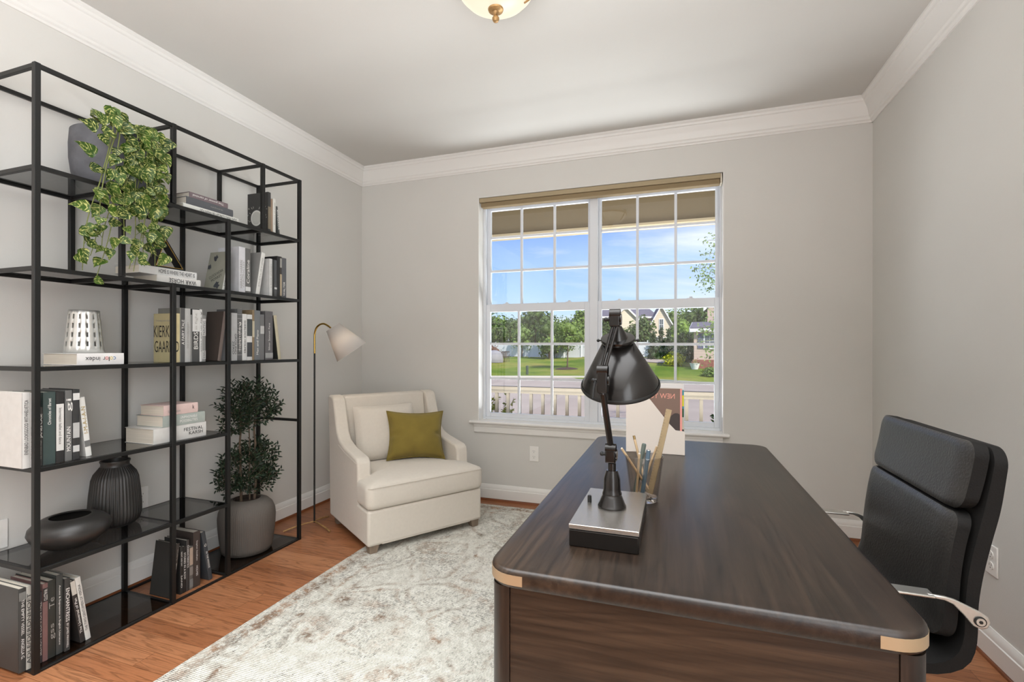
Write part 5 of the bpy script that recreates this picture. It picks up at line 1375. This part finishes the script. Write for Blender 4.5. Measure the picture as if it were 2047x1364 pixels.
# ------------------------------------------------------------------ trees
ML = {}
def leafm(name, a, b):
    if name not in ML: ML[name] = leaf_material(name, a, b, trans=.25, rough=.6)
    return ML[name]
G_dark = leafm('dark_foliage', (70, 92, 46), (104, 124, 62))
G_mid = leafm('mid_foliage', (98, 124, 56), (136, 158, 76))
G_lite = leafm('bright_foliage', (122, 154, 62), (164, 188, 92))
G_con = leafm('conifer_foliage', (52, 72, 40), (78, 98, 54))
G_yel = leafm('yellow_foliage', (190, 190, 30), (226, 220, 60))
M_trunk = mat('tree_bark', (98, 82, 66), .9, var=.2, vscale=5)
def tree(name, label, cat, u, d, h_, w_, mt, seed, group=None, trunk=.25, kind='round', n=900, z0=None, leafsize=None, base=0.28):
    rnd = random.Random(seed); z = gz(u, d) if z0 is None else z0
    o = thing(name, label, cat, ud(u, d, z), group=group)
    c0 = ud(u, d, z)
    if trunk: MB().tube([c0 + Vector((0, 0, -.15)), c0 + Vector((.05, 0, h_ * .4)), c0 + Vector((0, 0, h_ * .75))], trunk, 7, trunk * .4).build('trunk', M_trunk, o)
    fo = MB(); ls = leafsize or h_ * .062
    blobs = []
    if kind == 'round':
        for i in range(16):
            a = rnd.uniform(0, 2 * PI); t = rnd.uniform(base + .08, .88); rr_ = math.sin(min(1, (t - base + .1) / (1.02 - base)) * PI) ** .6 * w_ * .5
            q = rnd.uniform(.2, .75)
            blobs.append((c0 + Vector((math.cos(a) * rr_ * q, math.sin(a) * rr_ * q, h_ * t)), w_ * rnd.uniform(.16, .26)))
        blobs.append((c0 + Vector((0, 0, h_ * .9)), w_ * .17))
    elif kind == 'cone':
        for i in range(14):
            t = base + (1 - base) * i / 14; rr_ = w_ * .5 * (1 - (t - base) / (1 - base)) ** .85; a = i * 2.4
            blobs.append((c0 + Vector((math.cos(a) * rr_ * .4, math.sin(a) * rr_ * .4, h_ * t)), max(.12 * w_, rr_ * .75)))
    elif kind == 'mound':
        for i in range(10):
            a = i * 2.4; q = .32 * w_ * math.sqrt(i / 10)
            blobs.append((c0 + Vector((math.cos(a) * q, math.sin(a) * q, h_ * (.55 - .25 * i / 10))), min(h_ * .5, w_ * .3)))
    per = n // len(blobs)
    for (c, r_) in blobs:
        for k in range(per):
            v = Vector((rnd.gauss(0, 1), rnd.gauss(0, 1), rnd.gauss(0, 1))).normalized()
            p = c + v * r_ * rnd.uniform(.5, 1.25)
            if p.z < z + .02: continue
            up = (v + Vector((rnd.uniform(-.8, .8), rnd.uniform(-.8, .8), rnd.uniform(-.3, .8)))).normalized()
            dd = up.cross(Vector((rnd.uniform(-1, 1), rnd.uniform(-1, 1), rnd.uniform(-1, 1)))).normalized()
            L = ls * rnd.uniform(.6, 1.4)
            fo.leaf(p, dd, up, L, L * .8, 'oval', curl=.2, rid=(rnd.randint(0, 40), rnd.randint(0, 40)))
    fo.build('foliage', mt, o, smooth=False)
    # solid inner mass so the crown reads as dense
    inn = MB()
    for (c, r_) in blobs: inn.ball(c, r_ * .45, 6)
    inn.build('inner_foliage', mt, o)
    return o
def PX(px, d): return (px - 1023.5) / 957.4 * d
gt = 'trees beyond the white fence'
k = 0
for (px, d, h_, w_, mt, kind, lab) in (
    (975, 70, 6.3, 6.5, G_dark, 'round', 'dark tree above the covered grill, leftmost beyond the fence'),
    (1000, 76, 6.6, 6.5, G_mid, 'round', 'mid green tree just right of the leftmost pane edge'),
    (1022, 70, 5.6, 5.5, G_dark, 'round', 'low dark tree behind the first vertical glazing bar'),
    (1048, 78, 7.0, 5.5, G_mid, 'round', 'green tree left of the tallest crown beyond the fence'),
    (1070, 72, 7.6, 6.6, G_dark, 'round', 'tallest tree in the treeline, above the lawn centre'),
    (1092, 78, 6.4, 5.0, G_mid, 'round', 'tree right of the tallest crown in the treeline'),
    (1115, 74, 5.0, 5.0, G_dark, 'round', 'low dark tree behind the second vertical glazing bar'),
    (1136, 80, 5.2, 5.0, G_mid, 'round', 'low green tree in the dip of the treeline'),
    (1160, 68, 7.0, 4.6, G_mid, 'cone', 'pointed tree near the centre mullion'),
    (1178, 70, 6.2, 4.5, G_dark, 'cone', 'dark pointed tree hidden partly by the centre mullion'),
    (1212, 52, 4.6, 2.4, G_dark, 'cone', 'narrow dark conifer left of the lamp arm'),
    (1284, 52, 4.9, 3.4, G_dark, 'round', 'large dark leafy tree in front of the big cream house'),
    (1245, 56, 3.4, 4.0, G_mid, 'cone', 'green tree behind the lamp shade neck'),
    (1347, 60, 4.2, 3.2, G_dark, 'round', 'dark tree right of the cream gable'),
    (1364, 47, 4.1, 2.8, G_lite, 'round', 'bright green tree left of the pink sided house'),
    (1345, 80, 8.2, 9, G_mid, 'round', 'distant green tree above the small white gable'),
    (1385, 82, 8.2, 9, G_mid, 'round', 'distant green tree behind the bright green one'),
    (1412, 70, 8.2, 8, G_dark, 'round', 'distant dark tree behind the pink sided house roof'),
    (1440, 72, 8.0, 8, G_mid, 'round', 'distant tree at the right jamb of the window')):
    k += 1
    tree('tree', lab, 'tree', PX(px, d), d, h_ * .88, w_, mt, 100 + k, gt if px < 1190 else 'trees around the houses opposite', trunk=.18, kind=kind, n=1500)
tree('young_tree', 'young shade tree with round crown and mulch ring on the lawn', 'tree', PX(1134, 38), 38, 3.9, 3.5, G_mid, 301, trunk=.07, n=1500, base=.40, leafsize=.15)
MB().lathe([(1.0, -.02), (.95, .04), (.6, .13), (.12, .18)], ud(PX(1134, 38), 38, gz(PX(1134, 38), 38)), 26).build('mulch_ring', M_mulch, bpy.data.objects['young_tree'])
tree('fence_tree', 'spreading dark tree standing in front of the white fence', 'tree', PX(1098, 52), 52, 4.2, 5.5, G_dark, 302, trunk=.16, n=1000, base=.12)
tree('ornamental_tree', 'thin feathery tree in front of the white fence', 'tree', PX(1043, 56), 56, 3.6, 3.4, G_mid, 303, trunk=.08, n=380, base=.2)
tree('reddish_shrub', 'brown leaved shrub behind the covered grill', 'shrub', PX(983, 54), 54, 2.0, 2.2, leafm('brown_foliage', (104, 74, 56), (134, 96, 74)), 304, trunk=0, kind='mound', n=300)
for i, (px, d, h_, w_, mt, kd, lab) in enumerate((
    (1346, 36, 1.15, 1.5, G_yel, 'mound', 'bright yellow mounded shrub beside the driveway'),
    (1306, 44, 2.6, 1.9, G_con, 'cone', 'dark cone shaped evergreen by the driveway'),
    (1322, 47, 3.0, 1.7, G_con, 'cone', 'second dark evergreen, right of the cone shaped one'),
    (1337, 46, 2.6, 1.6, G_con, 'cone', 'evergreen behind the yellow shrub'),
    (1362, 42, 2.5, 1.8, G_con, 'cone', 'evergreen between the yellow shrub and pink house'),
    (1379, 40, 2.6, 1.6, G_con, 'cone', 'evergreen against the corner of the pink house'),
    (1421, 29, .55, .9, G_mid, 'mound', 'small round shrub on the lawn before the pink house'))):
    tree('shrub', lab, 'shrub', PX(px, d), d, h_, w_, mt, 400 + i, 'shrubs of the house opposite', trunk=0, kind=kd, n=900, base=.02, leafsize=.12)
for i, (x_, y_, h_, w_, mt, lab) in enumerate(((-2.42, 6.55, 1.32, .55, leafm('garden_foliage', (128, 132, 44), (176, 172, 84)), 'yellow green garden shrub just beyond the left balusters'), (-1.98, 6.35, .86, .3, leafm('garden_foliage_red', (150, 104, 60), (186, 150, 90)), 'small reddish garden plant beyond the railing'),
                                   (.42, 6.3, .90, .5, leafm('garden_foliage_b', (86, 112, 44), (140, 154, 78)), 'low garden shrub beyond the railing at right'), (.62, 6.2, 1.22, .42, leafm('garden_foliage_c', (54, 78, 38), (92, 114, 60)), 'taller dark garden shrub at the right window jamb'))):
    rnd = random.Random(700 + i); o = thing('garden_shrub', lab, 'shrub', (x_, y_, -.7), group='shrubs in the bed below the porch')
    fo = MB(); st_ = MB()
    for s in range(16):
        a = rnd.uniform(0, 2 * PI); e2 = Vector((x_ + math.cos(a) * w_ * .5 * rnd.uniform(.1, 1), y_ + math.sin(a) * w_ * .5, -.7 + h_ * rnd.uniform(.75, 1.0)))
        b0 = Vector((x_ + math.cos(a) * .06, y_ + math.sin(a) * .06, -.7)); st_.tube([b0, (b0 + e2) / 2 + Vector((0, 0, .03)), e2], .005, 5, .002)
        for k in range(26):
            t = rnd.uniform(.35, 1.0); p = b0.lerp(e2, t); dd = Vector((rnd.uniform(-1, 1), rnd.uniform(-1, 1), rnd.uniform(-.1, .9)))
            fo.leaf(p, dd, Vector((rnd.uniform(-.5, .5), -.5, .8)), rnd.uniform(.04, .075), .034)
    st_.build('stems', M_trunk, o); fo.build('foliage', mt, o, smooth=False)

# tree whose outer sprays hang into view beside the right jamb
vt = thing('front_yard_tree', 'front yard tree whose leafy sprays reach in at the right of the window', 'tree', ud(4.9, 8.7, -.7))
rnd = random.Random(55); tb = MB(); fo = MB(); c0 = ud(4.9, 8.7, -.7)
tb.tube([c0, c0 + Vector((.05, 0, 1.6)), c0 + Vector((0, .05, 3.4)), c0 + Vector((.1, 0, 4.6))], .10, 9, .04)
sprays = []
for (px, py, rad, n) in ((1414, 545, .20, 60), (1400, 530, .10, 22), (1420, 566, .18, 60), (1408, 556, .14, 40), (1388, 537, .05, 10), (1426, 540, .12, 24), (1416, 480, .10, 20), (1422, 492, .08, 14), (1411, 507, .10, 18), (1430, 505, .08, 12), (1424, 470, .07, 10), (1418, 520, .06, 8),
                         (1424, 640, .16, 34), (1416, 660, .16, 34), (1428, 676, .16, 30), (1405, 664, .10, 14), (1420, 700, .12, 22), (1416, 712, .12, 22), (1427, 620, .14, 24), (1408, 682, .12, 18), (1398, 655, .08, 10), (1432, 655, .16, 30)):
    dd_ = 8.0 + rnd.uniform(-.3, .3); sprays.append((ud((px - 1023.5) / 957.4 * dd_, dd_, 1.2 + (695.25 - py) / 957.4 * dd_), rad, n))
for i in range(34):
    a = rnd.uniform(0, 2 * PI); q = rnd.uniform(.2, 1.5); sprays.append((c0 + ud(.5 + abs(q * math.cos(a)) , q * math.sin(a), rnd.uniform(2.0, 5.2)), .34, 60))
for (c, rad, n) in sprays:
    s0 = c0 + Vector((0, 0, min(4.2, max(1.6, c.z + .7 - .25))))
    tb.tube([s0, s0.lerp(c, .5) + Vector((0, 0, .22)), c], .012, 5, .003)
    for k in range(n):
        v = Vector((rnd.gauss(0, .5), rnd.gauss(0, .5), rnd.gauss(0, .5))) * rad
        L = rnd.uniform(.035, .062)
        fo.leaf(c + v, Vector((rnd.uniform(-1, 1), rnd.uniform(-1, 1), rnd.uniform(-1, .4))), Vector((rnd.uniform(-.6, .6), -.6, .6)), L, L * .55)
tb.build('trunk', M_trunk, vt); fo.build('foliage', leafm('maple_foliage', (98, 128, 58), (150, 170, 96)), vt, smooth=False)

# ------------------------------------------------------------------ white fence
wf = thing('white_fence', 'long white vinyl privacy fence at the back of the lawn', 'fence', ud(PX(1060, 60), 60, .1))
M_fence = mat('white_vinyl_fence', (226, 226, 228), .5)
fa = [(-12.0, 63.0), (-4.0, 60.0), (4.0, 54.0), (11.0, 49.5), (16.5, 47.5)]
fp = []
for i in range(len(fa) - 1):
    for k in range(4): t = k / 4; fp.append((fa[i][0] + (fa[i + 1][0] - fa[i][0]) * t, fa[i][1] + (fa[i + 1][1] - fa[i][1]) * t))
fp.append(fa[-1])
for i, (u, d) in enumerate(fp):
    c = ud(u, d, gz(u, d)); B(c.x - .07, c.x + .07, c.y - .07, c.y + .07, c.z - .1, c.z + 1.72).build('fence_post', M_fence, wf, smooth=False)
    if i < len(fp) - 1:
        u2, d2 = fp[i + 1]; c2 = ud(u2, d2, gz(u2, d2)); dr = (c2 - c); L = math.hypot(dr.x, dr.y); ang = math.atan2(dr.y, dr.x)
        M_ = Matrix.Translation(c) @ Matrix.Rotation(ang, 4, 'Z'); p = MB(); dz = c2.z - c.z
        nb_ = max(6, int(L / .3))
        for k in range(nb_):
            x0 = L * k / nb_; p.box(x0 + .004, x0 + L / nb_ - .004, -.02, .02, dz * k / nb_ + .1, dz * k / nb_ + 1.5, M_)
        p.box(0, L, -.035, .035, .05, .18, M_); p.box(0, L, -.035, .035, 1.42, 1.55, M_)
        p.build('fence_panel', M_fence, wf, smooth=False)

# ------------------------------------------------------------------ patio set and lawn post
gc = thing('covered_grill', 'grill under a grey fabric cover on the far lawn', 'covered grill', ud(PX(988, 46), 46, gz(PX(988, 46), 46)))
c = ud(PX(988, 46), 46, gz(PX(988, 46), 46)); rnd = random.Random(4)
m_ = MB(); m_.lathe([(.85, 0), (.88, .3), (.80, .75), (.62, 1.02), (.30, 1.16), (.05, 1.18)], (c.x, c.y, c.z), 24, flute=7, famp=.05); m_.build('cover_cloth', mat('grey_cover', (146, 143, 145), .8), gc)
M_iron = mat('patio_iron', (98, 84, 78), .6)
for i, px in enumerate((1000, 1006, 1012)):
    u, d = PX(px, 46 + i * .4), 46 + i * .4; c = ud(u, d, gz(u, d))
    t = thing('patio_chair', 'brown metal patio chair, %s of the row by the covered grill' % ('first', 'second', 'third')[i], 'chair', tuple(c), group='patio chairs by the grill')
    s = .24
    B(c.x - s, c.x + s, c.y - s, c.y + s, c.z + .42, c.z + .46).build('seat', M_iron, t, smooth=False)
    b_ = MB(); 
    for kx in (-1, -.5, 0, .5, 1): b_.box(c.x + kx * s - .018, c.x + kx * s + .018, c.y + s - .03, c.y + s, c.z + .46, c.z + 1.02)
    b_.box(c.x - s, c.x + s, c.y + s - .03, c.y + s, c.z + .96, c.z + 1.04); b_.build('backrest', M_iron, t, smooth=False)
    for (a, b2) in ((-1, -1), (1, -1), (-1, 1), (1, 1)): B(c.x + a * s - .02, c.x + a * s + .02, c.y + b2 * s * .9 - .02, c.y + b2 * s * .9 + .02, c.z - .02, c.z + .42).build('leg', M_iron, t, smooth=False)
u, d = PX(1054, 33), 33; c = ud(u, d, gz(u, d))
up_ = thing('utility_post', 'short dark green utility post on the lawn near the street', 'post', tuple(c))
MB().lathe([(.09, -.02), (.09, .50), (.10, .505), (.10, .60), (.06, .63)], tuple(c), 14).build('post_body', mat('utility_green', (66, 78, 66), .6), up_)

# ------------------------------------------------------------------ houses opposite
def siding(name, rgb, pitch):
    m, t, b = nt(name); q = NB(t); tcn = q.n('ShaderNodeTexCoord'); s = q.n('ShaderNodeSeparateXYZ'); q.l(tcn.outputs['Object'], s.inputs[0])
    f = q.math('FRACT', q.math('DIVIDE', s.outputs[2], pitch)); c = lin(rgb)
    q.l(q.ramp(f, [(0, tuple(x * .62 for x in c[:3])), (.12, c), (1, c)]), b.inputs['Base Color']); b.inputs['Roughness'].default_value = .7
    return m
M_side = siding('cream_siding', (222, 206, 182), .25); M_side2 = siding('pinkish_siding', (206, 182, 166), .20)
M_roof = mat('grey_shingles', (104, 98, 108), .9, var=.12, vscale=3); M_wtrim = mat('house_white_trim', (236, 234, 230), .6)
M_brick = mat('red_brick', (150, 96, 82), .9, var=.25, vscale=5); M_hglass = mat('dark_house_window', (92, 98, 104), .2)
M_shut = mat('blue_grey_shutter', (104, 104, 128), .6)
def loc_m(u, d, z, rot): return Matrix.Translation(ud(u, d, z)) @ Matrix.Rotation(YA + rot, 4, 'Z')
def house(name, label, u, d, z, rot, W, D, H, RH, side, wins=(), overhang=.4, gable_axis='x', cap=True, base=None, into=None):
    """box house; local x along the front, local y away from us; gable ends at +-x (axis x) or front/back (axis y)"""
    M_ = loc_m(u, d, z, rot); o = into or thing(name, label, 'house', tuple(ud(u, d, z)), group='houses opposite')
    w = MB(); w.box(-W / 2, W / 2, 0, D, 0, H, M_)
    if gable_axis == 'x':
        g_ = [(0, H), (D, H), (D / 2, H + RH)]
        w.prism(g_, -W / 2, W / 2, 'x', M_)
    else:
        g_ = [(-W / 2, H), (W / 2, H), (0, H + RH)]
        w.prism(g_, 0, D, 'y', M_)
    w.build('walls', side, o, smooth=False)
    r_ = MB(); th_ = .18
    if gable_axis == 'x':
        sl = RH / (D / 2)
        for s in (0, 1):
            e = -overhang if s == 0 else D + overhang; ez = H - overhang * sl
            r_.prism([(e, ez), (D / 2, H + RH + .02), (D / 2, H + RH + th_), (e, ez + th_)], -W / 2 - .25, W / 2 + .25, 'x', M_)
    else:
        sl = RH / (W / 2)
        for s in (-1, 1):
            e = s * (W / 2 + overhang); ez = H - overhang * sl
            r_.prism([(e, ez), (0, H + RH + .02), (0, H + RH + th_), (e, ez + th_)], -.25, D + .25, 'y', M_)
    r_.build('roof', M_roof, o, smooth=False)
    tr_ = MB()
    if gable_axis == 'x':
        tr_.box(-W / 2 - .25, W / 2 + .25, -overhang - .05, -overhang + .05, H - overhang * sl - .12, H - overhang * sl + .12, M_)
        for s in (-1, 1):
            xx = s * (W / 2 + .26)
            tr_.prism([(-overhang, H - overhang * sl - .15), (D / 2, H + RH - .1), (D / 2, H + RH + .16), (-overhang, H - overhang * sl + .14)], xx - .03, xx + .03, 'x', M_)
            tr_.prism([(D + overhang, H - overhang * sl - .15), (D / 2, H + RH - .1), (D / 2, H + RH + .16), (D + overhang, H - overhang * sl + .14)], xx - .03, xx + .03, 'x', M_)
    else:
        for s in (-1, 1):
            tr_.prism([(s * (W / 2 + overhang), H - overhang * sl - .15), (0, H + RH - .1), (0, H + RH + .16), (s * (W / 2 + overhang), H - overhang * sl + .14)], -.30, -.24, 'y', M_)
    tr_.build('roof_trim', M_wtrim, o, smooth=False)
    if base:
        b_ = MB(); b_.box(-W / 2 - .04, W / 2 + .04, -.04, D + .04, 0, base, M_); b_.build('brick_base', M_brick, o, smooth=False)
    for (side_, a, zc, ww, hh, sh) in wins:
        fr = MB(); gl = MB(); mm = MB(); t2 = .06
        def bx(mb, a0, a1, z0_, z1_, dep0, dep1):
            if side_ == 'f': mb.box(a0, a1, -dep1, -dep0, z0_, z1_, M_)
            else: mb.box(W / 2 + dep0, W / 2 + dep1, a0, a1, z0_, z1_, M_)
        bx(fr, a - ww / 2 - .1, a + ww / 2 + .1, zc - hh / 2 - .1, zc + hh / 2 + .1, .01, .05)
        fo_ = fr.build('window', M_wtrim, o, smooth=False)
        for (qa, qb) in ((zc - hh / 2, zc - .03), (zc + .03, zc + hh / 2)):
            bx(gl, a - ww / 2, a - .02, qa, qb, .055, .07); bx(gl, a + .02, a + ww / 2, qa, qb, .055, .07)
        gl.build('pane', M_hglass, fo_, smooth=False)
        if sh:
            for s in (-1, 1):
                s_m = MB(); ax0 = a + s * (ww / 2 + .12 + sh / 2); bx(s_m, ax0 - sh / 2, ax0 + sh / 2, zc - hh / 2 - .05, zc + hh / 2 + .05, .02, .06); s_m.build('shutter', M_shut, o, smooth=False)
    return o
cream_ = house('cream_house', 'large cream two storey house with grey roof behind the desk lamp', PX(1256, 66), 66, .0, .0, 7.6, 9.0, 5.5, 1.35, M_side,
      wins=(('f', 1.9, 4.2, .7, 1.2, 0), ('f', 2.6, 1.6, .8, 1.3, 0)))
house('', '', PX(1322, 64), 64, .0, -.20, 2.6, 7.0, 4.5, 2.3, M_side, gable_axis='y', overhang=.15, into=cream_,
      wins=(('f', .0, 4.3, .45, 1.4, 0), ('f', -.7, 2.0, .55, 1.2, 0), ('f', .5, 1.9, .55, 1.2, 0)))
house('', '', PX(1250, 61), 61, .0, .0, 4.6, 4.4, 4.2, 2.2, M_side, gable_axis='y', overhang=.35, into=cream_)
house('far_gable_house', 'distant pale house with white edged gable right of the cream house', PX(1349, 92), 92, .1, -.25, 6, 9, 5.4, 2.0, mat('pale_siding', (196, 188, 180), .8), gable_axis='y')
house('hidden_house', 'distant grey gable peeking over the trees beside the centre mullion', PX(1186, 86), 86, .1, .1, 5, 9, 6.0, 2.2, mat('grey_siding', (176, 176, 180), .8), gable_axis='y')
def corner(px, d, W, rot): return (PX(px, d) + W / 2 * math.cos(rot), d + W / 2 * math.sin(rot))
cu_, cd_ = corner(1387, 34, 7.0, -.42)
pink_ = house('pink_sided_house', 'pinkish sided house with brick base and shuttered window at right', cu_, cd_, -.26, -.42, 7.0, 5.4, 2.75, .5, M_side2, base=.62,
      wins=(('f', -2.45, 1.95, .62, .95, .34),), overhang=.3)
cu_, cd_ = corner(1414, 40, 7.0, -.42)
house('', '', cu_, cd_, -.26, -.42, 7.0, 4, 4.9, 3.0, M_side2, overhang=.3, gable_axis='y', into=pink_)
u, d = PX(1389, 33.2), 33.2; c = ud(u, d, gz(u, d))
pl_ = thing('planter', 'white planter with pinkish flowers at the corner of the pink sided house', 'planter', tuple(c))
MB().lathe([(.20, 0), (.34, .42), (.36, .43), (.33, .40), (.02, .38)], tuple(c), 20, cap1=False).build('pot', M_wtrim, pl_)
fo = MB(); rnd = random.Random(77)
for k in range(90):
    v = Vector((rnd.gauss(0, .14), rnd.gauss(0, .14), abs(rnd.gauss(0, .12)))); fo.leaf(c + Vector((0, 0, .42)) + v, Vector((rnd.uniform(-1, 1), rnd.uniform(-1, 1), rnd.uniform(0, 1))), Vector((0, -.5, .8)), .12, .07)
fo.build('flowers', leafm('pinkish_flowers', (150, 96, 92), (150, 150, 90)), pl_, smooth=False)
# ------------------------------------------------------------------ fit the lettering, then turn it into plain meshes
bpy.context.view_layer.update()
dg = bpy.context.evaluated_depsgraph_get()
for ob, M, L, H in TEXTS:
    dx, dy = max(ob.dimensions.x, 1e-4), max(ob.dimensions.y, 1e-4)
    me = bpy.data.meshes.new_from_object(ob.evaluated_get(dg))
    me.name = ob.name
    n = ob.name; par = ob.parent
    if not me.materials: me.materials.append(ob.data.materials[0])
    bpy.data.objects.remove(ob)
    mo = bpy.data.objects.new(n, me); COL.objects.link(mo); mo.parent = par
    mo.matrix_local = M @ Matrix.Diagonal((L / dx, H / dy, 1, 1))
